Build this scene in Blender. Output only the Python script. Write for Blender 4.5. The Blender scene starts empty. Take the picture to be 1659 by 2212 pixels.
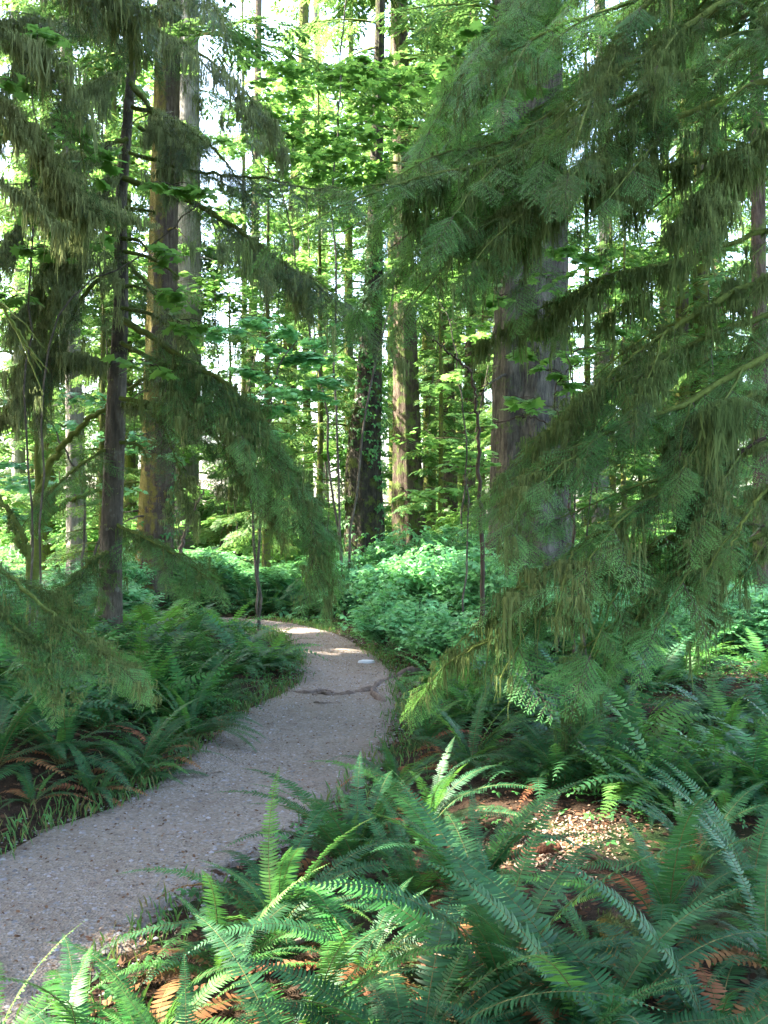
import bpy, math
import numpy as np
from mathutils import Vector

# ------------------------------------------------------------------ camera, sky, sun, exposure
SC = bpy.context.scene
COL = SC.collection
EYE = 1.6
FP = 2150.0                       # focal length in px of a 1659 x 2212 frame
PITCH = 14.0 / FP                 # horizon a little below the middle of the frame
cam_d = bpy.data.cameras.new("camera")
cam_d.sensor_fit = 'VERTICAL'; cam_d.sensor_height = 36.0; cam_d.lens = 36.0 * FP / 2212.0
cam_d.clip_start = 0.05; cam_d.clip_end = 3000
cam = bpy.data.objects.new("camera", cam_d); COL.objects.link(cam)
cam.location = (0, 0, EYE); cam.rotation_euler = (math.pi / 2 + PITCH, 0, 0)
SC.camera = cam

SUN = Vector((-0.72, 0.16, 0.68)).normalized()
elev = math.asin(SUN.z); azim = math.atan2(SUN.x, SUN.y)
world = bpy.data.worlds.new("World"); SC.world = world; world.use_nodes = True
nt = world.node_tree
sky = nt.nodes.new("ShaderNodeTexSky"); sky.sky_type = 'NISHITA'; sky.sun_disc = False
sky.sun_elevation = elev; sky.sun_rotation = azim % (2 * math.pi); sky.air_density = 1.0; sky.dust_density = 3.0; sky.ozone_density = .5
bg = nt.nodes["Background"]; bg.inputs[1].default_value = 0.15
nt.links.new(sky.outputs[0], bg.inputs[0])
sl = bpy.data.lights.new("sun", 'SUN'); sl.energy = 5.0; sl.angle = math.radians(0.53); sl.color = (1.0, 0.93, 0.80)
so = bpy.data.objects.new("sun", sl); COL.objects.link(so)
so.rotation_euler = SUN.to_track_quat('Z', 'Y').to_euler(); so.location = (-20, 5, 30)
SC.view_settings.view_transform = 'Standard'; SC.view_settings.look = 'None'
SC.view_settings.exposure = 3.82; SC.view_settings.gamma = 1.0
SC.render.engine = 'CYCLES'
cy = SC.cycles
cy.max_bounces = 7; cy.diffuse_bounces = 4; cy.glossy_bounces = 2; cy.transmission_bounces = 4
cy.transparent_max_bounces = 4; cy.use_denoising = True; cy.sample_clamp_indirect = 6.0
cy.caustics_reflective = False; cy.caustics_refractive = False
try:
    cy.denoiser = 'OPENIMAGEDENOISE'; cy.denoising_input_passes = 'RGB_ALBEDO_NORMAL'
except Exception: pass

R = np.random.default_rng(11)
def U(a, b, n=None): return R.uniform(a, b, n)

# ------------------------------------------------------------------ frame helpers
def ray(px, py):
    x = px - 829.5; z = -(py - 1106.0); y = FP
    c, s = math.cos(PITCH), math.sin(PITCH)
    return np.array([x / FP, (y * c - z * s) / FP, (y * s + z * c) / FP])
def P(px, py, d):
    r = ray(px, py); r = r / r[1] * d
    return np.array([r[0], r[1], EYE + r[2]])
PATH_D = [  # (left x, right x, y) in the 1659 x 2212 frame: the gravel trail
    (-900, 60, 2330), (-620, 180, 2150), (-330, 330, 2000), (-120, 480, 1900), (60, 640, 1800), (250, 740, 1730), (365, 820, 1655),
    (440, 858, 1590), (520, 872, 1530), (600, 870, 1496), (640, 862, 1465), (640, 835, 1430), (622, 790, 1400), (600, 745, 1375), (560, 690, 1358), (470, 625, 1345), (330, 520, 1335)]
def flat(px, py):
    r = ray(px, py); t = EYE / -r[2]; return np.array([r[0] * t, r[1] * t])
PL = np.array([flat(a, y) for a, b, y in PATH_D]); PR = np.array([flat(b, y) for a, b, y in PATH_D])
PC = (PL + PR) / 2; PW = np.linalg.norm(PL - PR, axis=1) / 2
def resample(A, n):
    d = np.r_[0, np.cumsum(np.linalg.norm(np.diff(A, axis=0), axis=1))]
    t = np.linspace(0, d[-1], n); return np.stack([np.interp(t, d, A[:, k]) for k in range(A.shape[1])], 1)
PCW = resample(np.c_[PC, PW], 90)
def path_dist(x, y):
    x = np.atleast_1d(x); y = np.atleast_1d(y)
    d = np.hypot(x[:, None] - PCW[None, :, 0], y[:, None] - PCW[None, :, 1]) - PCW[None, :, 2]
    return d.min(1)
def hgt(x, y):
    x = np.atleast_1d(np.asarray(x, float)); y = np.atleast_1d(np.asarray(y, float))
    d = np.clip(path_dist(x, y), 0, None)
    lx = np.interp(y, PL[:, 1][::1], PL[:, 0]) if True else 0
    left = 1 / (1 + np.exp(-(lx - x) * 2.0))
    bank = (1 - np.exp(-d / 1.1)) * (0.30 * left + 0.04)
    n = 0.05 * np.sin(x * 1.7 + 1.3 * np.sin(y * .9)) + 0.04 * np.sin(y * 2.3 + x * .8) + 0.02 * np.sin(x * 5.1 + y * 4.3)
    far = 0.5 * np.sin(x * .06 + 1) * np.sin(y * .05) * np.clip((y - 30) / 40, 0, 1)
    return bank + n * np.clip(d / 1.0, 0, 1) + far
def H(x, y): return float(hgt(x, y)[0])
def G(px, py):
    r = ray(px, py); z = 0.0
    for _ in range(12):
        t = (z - EYE) / r[2]; z = 0.6 * H(r[0] * t, r[1] * t) + 0.4 * z
    return np.array([r[0] * t, r[1] * t, H(r[0] * t, r[1] * t)])

# sun flecks: foliage cut away along sun rays, a hand or a table wide
S = np.array(SUN)
FLECK = []
def fleck(p, r): FLECK.append((np.array(p, float), r))
for px, py, d, r in [(190, 2100, 2.8, .28), (10, 2130, 2.7, .26), (300, 2120, 2.9, .24), (852, 1040, 23.8, .55), (850, 1110, 23.7, .6), (480, 1205, 19, .5), (620, 1215, 18, .45), (690, 1190, 19, .4), (860, 1210, 14, .22), (960, 1190, 14, .25), (1010, 1260, 13, .2), (1620, 1290, 11, .3), (1560, 1340, 10, .25), (805, 600, 20, .5), (340, 700, 17.6, .35),
                     (1560, 1690, 4.4, .14), (250, 1880, 3.6, .08), (1000, 1660, 5.2, .10), (1180, 1940, 3.4, .08)]: fleck(P(px, py, d), r)
for px, py, r in [(1240, 1812, .36), (1165, 1850, .22), (770, 1408, .12), (660, 1366, .10), (980, 2010, .11), (860, 2200, .10)]: fleck(G(px, py), r)
def keep_lit(pts, slack=0.0):
    """False for points that stand in a sunbeam."""
    k = np.ones(len(pts), bool)
    for q, r in FLECK:
        v = pts - q; t = v @ S; off = np.linalg.norm(v - t[:, None] * S, axis=1)
        k &= ~((t > 0.7) & (off < r + slack + 0.004 * np.clip(t, 0, 40)))
    return k

# ------------------------------------------------------------------ mesh helpers
class MB:
    def __init__(s): s.V = []; s.F = []; s.n = 0
    def add(s, V, F, m=0):
        V = np.asarray(V, float)
        if len(V) == 0: return
        s.V.append(V); s.F.append((np.asarray(F, np.int64) + s.n, m)); s.n += len(V)
    def inst(s, tmpl, M, T):
        """copies of a template; M (N,3,3) columns = axes, T (N,3)"""
        if len(T) == 0: return
        for V, F, m in tmpl:
            W = np.einsum('nij,vj->nvi', M, V) + T[:, None, :]
            k = len(V); Fo = (F[None] + (np.arange(len(T)) * k)[:, None, None]).reshape(-1, F.shape[1])
            s.add(W.reshape(-1, 3), Fo, m)
    def mesh(s, name, mats, origin=(0, 0, 0), smooth=False):
        me = bpy.data.meshes.new(name)
        V = np.concatenate(s.V) - np.asarray(origin, float)
        me.vertices.add(len(V)); me.vertices.foreach_set("co", V.astype(np.float32).ravel())
        li = np.concatenate([f.ravel() for f, m in s.F]); tot = np.concatenate([np.full(len(f), f.shape[1]) for f, m in s.F])
        mi = np.concatenate([np.full(len(f), m) for f, m in s.F])
        me.loops.add(len(li)); me.loops.foreach_set("vertex_index", li.astype(np.int32))
        me.polygons.add(len(tot)); st = np.r_[0, np.cumsum(tot)[:-1]]
        me.polygons.foreach_set("loop_start", st.astype(np.int32)); me.polygons.foreach_set("loop_total", tot.astype(np.int32))
        me.polygons.foreach_set("material_index", mi.astype(np.int32))
        if smooth: me.polygons.foreach_set("use_smooth", np.ones(len(tot), bool))
        for m in (mats if isinstance(mats, (list, tuple)) else [mats]): me.materials.append(m)
        me.update(calc_edges=True)
        return me
    def build(s, name, mats, parent=None, origin=(0, 0, 0), smooth=False):
        if not s.V: return None
        o = bpy.data.objects.new(name, s.mesh(name, mats, origin, smooth)); COL.objects.link(o)
        if parent is not None: o.parent = parent
        else: o.location = origin
        return o
def put(name, me, parent=None, loc=(0, 0, 0), rot=(0, 0, 0), sc=1.0):
    o = bpy.data.objects.new(name, me); COL.objects.link(o); o.location = loc; o.rotation_euler = rot
    o.scale = (sc, sc, sc) if np.isscalar(sc) else sc
    if parent is not None: o.parent = parent
    return o
def tag(o, label, cat, group=None, kind=None):
    if label: o['label'] = label
    if cat: o['category'] = cat
    if group: o['group'] = group
    if kind: o['kind'] = kind
    return o
def thing(name, loc, label, cat, group=None):
    o = bpy.data.objects.new(name, None); COL.objects.link(o); o.location = loc; o.empty_display_size = .1
    return tag(o, label, cat, group)
def dup(root, loc, rz=0, sc=1.0, label=None, group=None):
    def cp(o, par):
        c = o.copy(); COL.objects.link(c); c.parent = par
        for ch in list(kids.get(o.name, [])): cp(ch, c)
        return c
    kids = {root.name: list(root.children)}
    for ch in root.children: kids[ch.name] = list(ch.children)
    r = cp(root, None); r.location = loc; r.rotation_euler = (0, 0, rz); r.scale = (sc, sc, sc)
    if label: r['label'] = label
    if group: r['group'] = group
    return r
def norm(v): return v / np.maximum(np.linalg.norm(v, axis=-1, keepdims=True), 1e-9)
def frames(D, Up, roll=None):
    """X along D, Z near Up"""
    X = norm(D); Y = norm(np.cross(Up, X)); Z = np.cross(X, Y)
    if roll is not None:
        c, s_ = np.cos(roll)[:, None], np.sin(roll)[:, None]
        Y, Z = Y * c + Z * s_, Z * c - Y * s_
    return np.stack([X, Y, Z], axis=2)
def catmull(A, n):
    A = np.asarray(A, float); A = np.vstack([2 * A[0] - A[1], A, 2 * A[-1] - A[-2]])
    seg = len(A) - 3; out = []
    for u in np.linspace(0, seg, n):
        i = min(int(u), seg - 1); t = u - i; a, b, c, d = A[i:i + 4]
        out.append(.5 * ((2 * b) + (c - a) * t + (2 * a - 5 * b + 4 * c - d) * t * t + (3 * b - a - 3 * c + d) * t ** 3))
    return np.array(out)
def tube(mb, pts, rad, n=6, m=0, bump=None, cap=True):
    pts = np.asarray(pts, float); rad = np.broadcast_to(rad, (len(pts),)).astype(float)
    T = norm(np.gradient(pts, axis=0))
    ref = np.array([1., 0, 0]) if abs(T[:, 0]).max() < .8 else np.array([0, 0, 1.])
    if abs(T @ ref).max() > .97: ref = np.array([0.3, 1., 0.2])
    A = norm(np.cross(T, ref)); B = np.cross(T, A)
    th = np.linspace(0, 2 * np.pi, n, endpoint=False)
    rr = rad[:, None] * np.ones(n)[None]
    if bump is not None: rr = bump(rr, th, pts)
    V = pts[:, None] + rr[..., None] * (np.cos(th)[None, :, None] * A[:, None] + np.sin(th)[None, :, None] * B[:, None])
    k = len(pts); i = np.arange(k - 1)[:, None] * n; j = np.arange(n)[None]
    F = np.stack([i + j, i + (j + 1) % n, i + n + (j + 1) % n, i + n + j], -1).reshape(-1, 4)
    V = V.reshape(-1, 3)
    mb.add(V, F, m)
    if cap: mb.add(np.vstack([V[-n:], pts[-1] + T[-1] * rad[-1] * .5]), [[q, (q + 1) % n, n] for q in range(n)], m)

# ------------------------------------------------------------------ materials
def nodes(name):
    m = bpy.data.materials.new(name); m.use_nodes = True; t = m.node_tree; t.nodes.clear()
    o = t.nodes.new("ShaderNodeOutputMaterial"); return m, t, o
def N(t, typ, **kw):
    n = t.nodes.new(typ)
    for k, v in kw.items():
        if hasattr(n, k): setattr(n, k, v)
        else: n.inputs[k.replace('_', ' ')].default_value = v
    return n
def mixc(t, fac, a, b, blend='MIX'):
    n = t.nodes.new("ShaderNodeMix"); n.data_type = 'RGBA'; n.blend_type = blend
    for i, v in ((0, fac), (6, a), (7, b)):
        if hasattr(v, 'is_linked') or isinstance(v, bpy.types.NodeSocket): t.links.new(v, n.inputs[i])
        elif i == 0: n.inputs[0].default_value = v
        else: n.inputs[i].default_value = (*v, 1)
    return n.outputs[2]
def noise(t, scale, detail=3, vec=None, rough=.6):
    n = N(t, "ShaderNodeTexNoise", Scale=scale, Detail=detail, Roughness=rough)
    if vec is not None: t.links.new(vec, n.inputs['Vector'])
    return n.outputs[0]
def ramp(t, f, lo, hi):
    n = t.nodes.new("ShaderNodeMapRange"); n.inputs[1].default_value = lo; n.inputs[2].default_value = hi
    t.links.new(f, n.inputs[0]); return n.outputs[0]
def leaf_mat(name, a, b, tr, trans=.35, rough=.5, spec=.3, brown=None, bf=.0, var=(.6, 1.5)):
    m, t, o = nodes(name)
    g = t.nodes.new("ShaderNodeNewGeometry"); tc = t.nodes.new("ShaderNodeTexCoord")
    n1 = noise(t, 1.1, 2, tc.outputs['Object'])
    f = ramp(t, n1, .35, .65)
    c = mixc(t, f, a, b)
    v = N(t, "ShaderNodeHueSaturation"); t.links.new(c, v.inputs['Color'])
    mr = t.nodes.new("ShaderNodeMapRange"); mr.inputs[3].default_value = var[0]; mr.inputs[4].default_value = var[1]
    t.links.new(g.outputs['Random Per Island'], mr.inputs[0]); t.links.new(mr.outputs[0], v.inputs['Value'])
    oi = t.nodes.new("ShaderNodeObjectInfo"); mh = t.nodes.new("ShaderNodeMapRange"); mh.inputs[3].default_value = .485; mh.inputs[4].default_value = .515
    t.links.new(oi.outputs['Random'], mh.inputs[0]); t.links.new(mh.outputs[0], v.inputs['Hue'])
    c = v.outputs[0]
    if brown is not None:
        lt = N(t, "ShaderNodeMath", operation='GREATER_THAN'); wn = t.nodes.new("ShaderNodeTexWhiteNoise"); wn.noise_dimensions = '1D'
        t.links.new(g.outputs['Random Per Island'], wn.inputs['W']); t.links.new(wn.outputs[0], lt.inputs[0]); lt.inputs[1].default_value = 1 - bf
        c = mixc(t, lt.outputs[0], c, brown)
    p = N(t, "ShaderNodeBsdfPrincipled", Roughness=rough); p.inputs['Specular IOR Level'].default_value = spec
    t.links.new(c, p.inputs['Base Color'])
    tb = t.nodes.new("ShaderNodeBsdfTranslucent")
    t.links.new(mixc(t, .6, c, tr), tb.inputs[0])
    mx = t.nodes.new("ShaderNodeMixShader"); mx.inputs[0].default_value = trans
    t.links.new(p.outputs[0], mx.inputs[1]); t.links.new(tb.outputs[0], mx.inputs[2]); t.links.new(mx.outputs[0], o.inputs[0])
    return m
def bark_mat(name, a, b, moss=None, amt=.5, fiss=1.0, side=None, scale=1.0, lichen=None):
    m, t, o = nodes(name)
    tc = t.nodes.new("ShaderNodeTexCoord"); mp = t.nodes.new("ShaderNodeMapping"); mp.inputs['Scale'].default_value = (1, 1, .17)
    t.links.new(tc.outputs['Object'], mp.inputs[0])
    n1 = noise(t, 26 * scale, 5, mp.outputs[0], .65); n2 = noise(t, 3.0, 4, tc.outputs['Object'])
    c = mixc(t, ramp(t, n1, .36, .66), a, b)
    c = mixc(t, ramp(t, n2, .3, .8), c, tuple(v * .55 for v in a))
    if lichen: c = mixc(t, ramp(t, noise(t, 9, 5, tc.outputs['Object']), .6, .68), c, lichen)
    if moss is not None:
        n3 = noise(t, 5.0, 6, tc.outputs['Object'], .7); f = ramp(t, n3, .72 - amt * .5, .80 - amt * .5)
        if side is not None:
            g = t.nodes.new("ShaderNodeNewGeometry"); dp = N(t, "ShaderNodeVectorMath", operation='DOT_PRODUCT'); dp.inputs[1].default_value = side
            t.links.new(g.outputs['Normal'], dp.inputs[0])
            ma = N(t, "ShaderNodeMath", operation='MULTIPLY_ADD'); t.links.new(dp.outputs['Value'], ma.inputs[0]); ma.inputs[1].default_value = .22
            t.links.new(n3, ma.inputs[2]); f = ramp(t, ma.outputs[0], .72 - amt * .5, .82 - amt * .5)
        mc = mixc(t, noise(t, 30, 3, tc.outputs['Object']), tuple(v * .55 for v in moss), tuple(v * 1.35 for v in moss))
        c = mixc(t, f, c, mc)
    p = N(t, "ShaderNodeBsdfPrincipled", Roughness=.92); p.inputs['Specular IOR Level'].default_value = .15
    t.links.new(c, p.inputs['Base Color'])
    bp = N(t, "ShaderNodeBump", Strength=1.0 * fiss, Distance=.09); t.links.new(n1, bp.inputs['Height']); t.links.new(bp.outputs[0], p.inputs['Normal'])
    t.links.new(p.outputs[0], o.inputs[0]); return m

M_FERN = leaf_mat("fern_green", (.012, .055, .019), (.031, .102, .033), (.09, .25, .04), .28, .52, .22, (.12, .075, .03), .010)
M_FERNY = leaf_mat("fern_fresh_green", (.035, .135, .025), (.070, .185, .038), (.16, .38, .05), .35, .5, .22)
M_RACH = bark_mat("fern_stalk_brown", (.12, .10, .035), (.16, .15, .05), None, 0, .1)
M_DEAD = leaf_mat("dead_frond_brown", (.16, .065, .028), (.23, .11, .05), (.35, .15, .05), .3, .8, .1)
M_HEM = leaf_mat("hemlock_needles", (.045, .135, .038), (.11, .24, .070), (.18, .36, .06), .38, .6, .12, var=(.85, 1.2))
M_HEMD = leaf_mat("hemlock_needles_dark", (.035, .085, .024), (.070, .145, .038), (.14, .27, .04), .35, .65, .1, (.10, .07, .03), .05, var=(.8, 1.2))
M_SPR = leaf_mat("spruce_needles", (.036, .085, .030), (.080, .140, .048), (.10, .20, .05), .28, .55, .25, (.11, .07, .035), .12)
M_FARN = leaf_mat("far_needles", (.042, .110, .032), (.080, .160, .045), (.19, .35, .08), .42, .55, .2, (.17, .13, .04), .08)
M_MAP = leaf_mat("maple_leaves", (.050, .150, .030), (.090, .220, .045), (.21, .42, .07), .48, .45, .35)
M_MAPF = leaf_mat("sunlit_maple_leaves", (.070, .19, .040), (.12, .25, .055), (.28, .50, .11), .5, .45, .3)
M_SHR = leaf_mat("shrub_leaves", (.080, .250, .095), (.135, .330, .125), (.20, .48, .11), .35, .45, .35)
M_COV = leaf_mat("ground_leaves", (.030, .120, .030), (.055, .170, .040), (.12, .32, .05), .3, .5, .3)
M_GRASS = leaf_mat("grass_blades", (.050, .120, .030), (.080, .150, .040), (.15, .3, .05), .3, .6, .2, (.14, .10, .04), .2)
M_MOSS = leaf_mat("hanging_moss_olive", (.062, .090, .028), (.115, .145, .050), (.15, .21, .06), .36, .9, .05)
M_MOSSG = leaf_mat("hanging_moss_grey", (.130, .160, .060), (.195, .220, .100), (.25, .31, .11), .35, .9, .05)
M_MOSSO = leaf_mat("ochre_moss", (.150, .110, .018), (.220, .150, .025), (.3, .22, .03), .2, .9, .05)
M_TWIG = bark_mat("twig_bark", (.050, .035, .024), (.085, .062, .045), None, 0, .2)
M_MBR = bark_mat("mossy_branch_bark", (.055, .042, .028), (.09, .07, .045), (.085, .110, .022), .95, .4)
M_BDARK = bark_mat("dark_spruce_bark", (.065, .055, .042), (.185, .16, .12), (.07, .09, .03), .18, 1.0, lichen=(.15, .15, .12))
M_BIVY = bark_mat("ivy_trunk_bark", (.030, .026, .020), (.085, .072, .052), (.07, .085, .02), .4, 1.0)
M_BMOSS = bark_mat("mossy_bark", (.070, .050, .035), (.15, .12, .09), (.135, .118, .030), .44, 1, side=(-1, -.1, 0))
M_BGREY = bark_mat("pale_grey_bark", (.16, .145, .12), (.34, .31, .27), (.12, .13, .05), .22, 1)
M_BRED = bark_mat("brown_red_bark", (.060, .042, .030), (.17, .125, .092), (.09, .12, .03), .45, 1)
M_BCED = bark_mat("cedar_bark", (.042, .037, .029), (.16, .145, .112), (.06, .085, .025), .3, 1.2, scale=.8)
M_BFAR = bark_mat("far_bark", (.06, .048, .035), (.15, .12, .085), (.12, .14, .03), .62, .8)
M_ROOT = bark_mat("worn_root", (.13, .095, .075), (.24, .19, .155), None, 0, .5)
M_ROT = bark_mat("rotten_red_wood", (.17, .065, .032), (.36, .17, .09), None, 0, 1, scale=2)

def ground_mat():
    m, t, o = nodes("forest_duff"); tc = t.nodes.new("ShaderNodeTexCoord"); v = tc.outputs['Object']
    n1 = noise(t, 22, 6, v, .7); n2 = noise(t, .9, 4, v); n3 = noise(t, 90, 3, v)
    c = mixc(t, ramp(t, n1, .35, .68), (.018, .012, .008), (.058, .036, .022))
    c = mixc(t, ramp(t, n3, .60, .70), c, (.10, .058, .034))
    c = mixc(t, ramp(t, n2, .50, .60), c, (.035, .075, .020))
    sx = t.nodes.new("ShaderNodeSeparateXYZ"); t.links.new(v, sx.inputs[0])
    c = mixc(t, ramp(t, sx.outputs[1], 16, 26), c, mixc(t, n1, (.06, .12, .03), (.13, .19, .05)))
    p = N(t, "ShaderNodeBsdfPrincipled", Roughness=.95); p.inputs['Specular IOR Level'].default_value = .1; t.links.new(c, p.inputs['Base Color'])
    b = N(t, "ShaderNodeBump", Strength=1.0, Distance=.03); t.links.new(n1, b.inputs['Height']); t.links.new(b.outputs[0], p.inputs['Normal'])
    t.links.new(p.outputs[0], o.inputs[0]); return m
def path_mat():
    m, t, o = nodes("gravel_trail"); tc = t.nodes.new("ShaderNodeTexCoord"); v = tc.outputs['Object']
    vo = N(t, "ShaderNodeTexVoronoi", Scale=75); t.links.new(v, vo.inputs['Vector'])
    n1 = noise(t, 1.3, 4, v); n2 = noise(t, 140, 3, v); n3 = noise(t, 6, 5, v, .7)
    c = mixc(t, ramp(t, n1, .35, .65), (.165, .130, .100), (.198, .161, .128))
    sv = t.nodes.new("ShaderNodeSeparateColor"); t.links.new(vo.outputs['Color'], sv.inputs[0])
    c = mixc(t, ramp(t, sv.outputs[0], .65, 1.2), c, (.27, .245, .225))
    c = mixc(t, ramp(t, sv.outputs[1], .72, .95), c, (.125, .10, .08))
    c = mixc(t, ramp(t, n3, .54, .70), c, (.13, .092, .066)); c = mixc(t, ramp(t, noise(t, 2.2, 6, v, .75), .56, .66), c, (.20, .155, .125))
    p = N(t, "ShaderNodeBsdfPrincipled", Roughness=.9); p.inputs['Specular IOR Level'].default_value = .25; t.links.new(c, p.inputs['Base Color'])
    b = N(t, "ShaderNodeBump", Strength=.8, Distance=.012); t.links.new(vo.outputs['Distance'], b.inputs['Height'])
    b2 = N(t, "ShaderNodeBump", Strength=.6, Distance=.03); t.links.new(n3, b2.inputs['Height']); t.links.new(b.outputs[0], b2.inputs['Normal'])
    t.links.new(b2.outputs[0], p.inputs['Normal']); t.links.new(p.outputs[0], o.inputs[0]); return m
def stone_mat(name, a, b):
    m, t, o = nodes(name); g = t.nodes.new("ShaderNodeNewGeometry")
    p = N(t, "ShaderNodeBsdfPrincipled", Roughness=.85); t.links.new(mixc(t, g.outputs['Random Per Island'], a, b), p.inputs['Base Color'])
    t.links.new(p.outputs[0], o.inputs[0]); return m
M_GROUND = ground_mat(); M_PATH = path_mat(); M_STONE = stone_mat("pebble_grey", (.09, .08, .075), (.27, .25, .245)); M_PALE = stone_mat("pale_stone", (.42, .45, .48), (.5, .54, .57))
M_LIT = leaf_mat("leaf_litter", (.07, .038, .020), (.135, .075, .042), (.3, .15, .06), .2, .8, .1, (.05, .03, .02), .3)

# ------------------------------------------------------------------ ground, trail
def warp(lo, hi, near, n):
    u = np.linspace(-1, 1, n); w = np.sinh(u * 5.2) / np.sinh(5.2)
    return w
gx = np.unique(np.r_[np.arange(-9, 9.01, .13), -9 - np.cumsum(np.geomspace(.15, 90, 42)), 9 + np.cumsum(np.geomspace(.15, 90, 42))])
gy = np.unique(np.r_[np.arange(-1, 18.01, .13), 18 + np.cumsum(np.geomspace(.15, 90, 50)), -1 - np.cumsum(np.geomspace(.3, 60, 20))])
X, Y = np.meshgrid(gx, gy); nz = np.concatenate([hgt(X[i], Y[i]) for i in range(len(gy))]).reshape(X.shape)
dd = np.concatenate([path_dist(X[i], Y[i]) for i in range(len(gy))]).reshape(X.shape)
nz -= .025 * np.clip(1 - dd / .25, 0, 1)
mb = MB(); nx, ny = len(gx), len(gy); ii = (np.arange(ny - 1)[:, None] * nx + np.arange(nx - 1)[None]).ravel()
mb.add(np.stack([X, Y, nz], -1).reshape(-1, 3), np.stack([ii, ii + 1, ii + nx + 1, ii + nx], 1))
tag(mb.build("ground", M_GROUND, smooth=True), "brown forest floor of duff and moss", None, kind="structure")
LL = resample(np.c_[catmull(PL, 120)], 160); RR = resample(np.c_[catmull(PR, 120)], 160)
w = np.linspace(0, 1, 16); Q = LL[:, None] * (1 - w)[None, :, None] + RR[:, None] * w[None, :, None]
jit = .05 * np.sin(np.arange(160) * .9) + .04 * np.sin(np.arange(160) * 2.3 + 1)
Q[:, 0, 0] += jit; Q[:, -1, 0] += jit[::-1]
qz = np.concatenate([hgt(Q[i, :, 0], Q[i, :, 1]) for i in range(160)]).reshape(160, 16) + .006
qz[:, 0] -= .045; qz[:, -1] -= .045
mb = MB(); ii = (np.arange(159)[:, None] * 16 + np.arange(15)[None]).ravel()
mb.add(np.concatenate([Q, qz[..., None]], 2).reshape(-1, 3), np.stack([ii, ii + 1, ii + 17, ii + 16], 1))
tag(mb.build("path", M_PATH, smooth=True), "narrow grey gravel trail curving away to the left", None, kind="structure")

# pebbles (stuff)
def pebble_t():
    th = np.linspace(0, 2 * np.pi, 6, endpoint=False)
    V = np.vstack([np.c_[np.cos(th), np.sin(th) * .8, th * 0], [[.1, 0, .55]]]); return [(V, np.array([[i, (i + 1) % 6, 6] for i in range(6)]), 0)]
def on_ground(x, y, dz=0): return np.c_[x, y, hgt(x, y) + dz]
def rotz(n, s):
    a = U(0, 6.283, n); c, q = np.cos(a), np.sin(a); z = np.zeros(n); o = np.ones(n)
    return np.stack([np.stack([c, -q, z], 1), np.stack([q, c, z], 1), np.stack([z, z, o], 1)], 1) * np.asarray(s)[:, None, None]
n = 9000; k = R.integers(0, len(PCW), n); x = PCW[k, 0] + U(-1, 1, n) * PCW[k, 2] * 1.12; y = PCW[k, 1] + U(-1, 1, n) * .25
mb = MB(); mb.inst(pebble_t(), rotz(n, .004 + .012 * U(0, 1, n) ** 4), on_ground(x, y, .006))
tag(mb.build("gravel", M_STONE), "loose grey gravel scattered over the trail", None, kind="stuff")

# ------------------------------------------------------------------ templates
def frond_t(a0, a1, npair=36, wid=.105, sweep=.0, seed=0, lowres=False, tipc=False):
    r = np.random.default_rng(seed)
    n = 24; s = np.linspace(0, 1, n); ang = np.radians(a0 + (a1 - a0) * s ** 1.15)
    xs = np.r_[0, np.cumsum(np.cos(ang)[:-1] / (n - 1))]; zs = np.r_[0, np.cumsum(np.sin(ang)[:-1] / (n - 1))]
    ys = sweep * s ** 2
    def at(u): return np.stack([np.interp(u, s, xs), np.interp(u, s, ys), np.interp(u, s, zs)], -1)
    u = .10 + .90 * np.linspace(0, 1, npair) ** .96
    tear = np.where(r.uniform(0, 1, npair) < .05, r.uniform(.15, .6, npair), 1); L = tear * wid * np.where(u < .35, .55 + .45 * np.sin((u - .1) / .25 * np.pi / 2), np.clip(1 - (np.clip(u - .35, 0, 1) / .66) ** 2.1, .04, 1))
    Vs = []; Fs = []
    e = 1e-3; T = norm(at(np.clip(u + e, 0, 1)) - at(u - e))
    side = norm(np.cross(T, np.array([0, 0, 1.]))) if a0 < 85 else np.tile([0, -1., 0], (npair, 1))
    side[:] = [0, -1, 0]
    nor = norm(np.cross(side, T))
    w = .9 / npair * .47
    for sg in (-1, 1):
        up = U(-.02, .02)
        th = r.uniform(-.12, .12, npair)
        d = norm(side * sg * 1.0 + T * (.22 + .5 * np.clip(u - .6, 0, 1))[:, None] + nor * (r.uniform(-.05, .22, npair))[:, None]); b = at(u); l = (L * r.uniform(.9, 1.08, npair))[:, None]
        dr = -nor * .16
        ww = (w * (0.5 + .5 * L / wid))[:, None]
        p = [b - T * ww * .55, b + T * ww * 1.15, b + d * l * .30 - T * ww * .95, b + d * l * .30 + T * ww * .95,
             b + d * l * .7 - T * ww * .6 + dr * l * .45 , b + d * l * .7 + T * ww * .7 + dr * l * .45, b + d * l + T * ww * .5 + dr * l * 1.0]
        V = np.stack(p, 1)
        if lowres:
            V = V[:, [0, 1, 2, 3, 6]]; F = [[0, 1, 3, 2]]; F2 = [[2, 3, 4]]
        else: F = [[0, 1, 3, 2], [2, 3, 5, 4]]; F2 = [[4, 5, 6]]
        Vs.append((V, np.array(F), np.array(F2)))
    out = []
    for V, F, F2 in Vs:
        k = V.shape[1]; o = (np.arange(npair) * k)[:, None, None]
        out.append((V.reshape(-1, 3), (F[None] + o).reshape(-1, 4), (F2[None] + o).reshape(-1, 3)))
    mb = MB()
    blocks = []
    off = 0
    V = np.vstack([q[0] for q in out]); F4 = np.vstack([q[1] + i * npair * (5 if lowres else 7) for i, q in enumerate(out)]); F3 = np.vstack([q[2] + i * npair * (5 if lowres else 7) for i, q in enumerate(out)])
    t = MB(); tube(t, at(np.linspace(0, .97, 9 if lowres else 14)), np.linspace(.0042, .0012, 9 if lowres else 14), 3, cap=False)
    return V, F4, F3, t.V[0], t.F[0][0]
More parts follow.
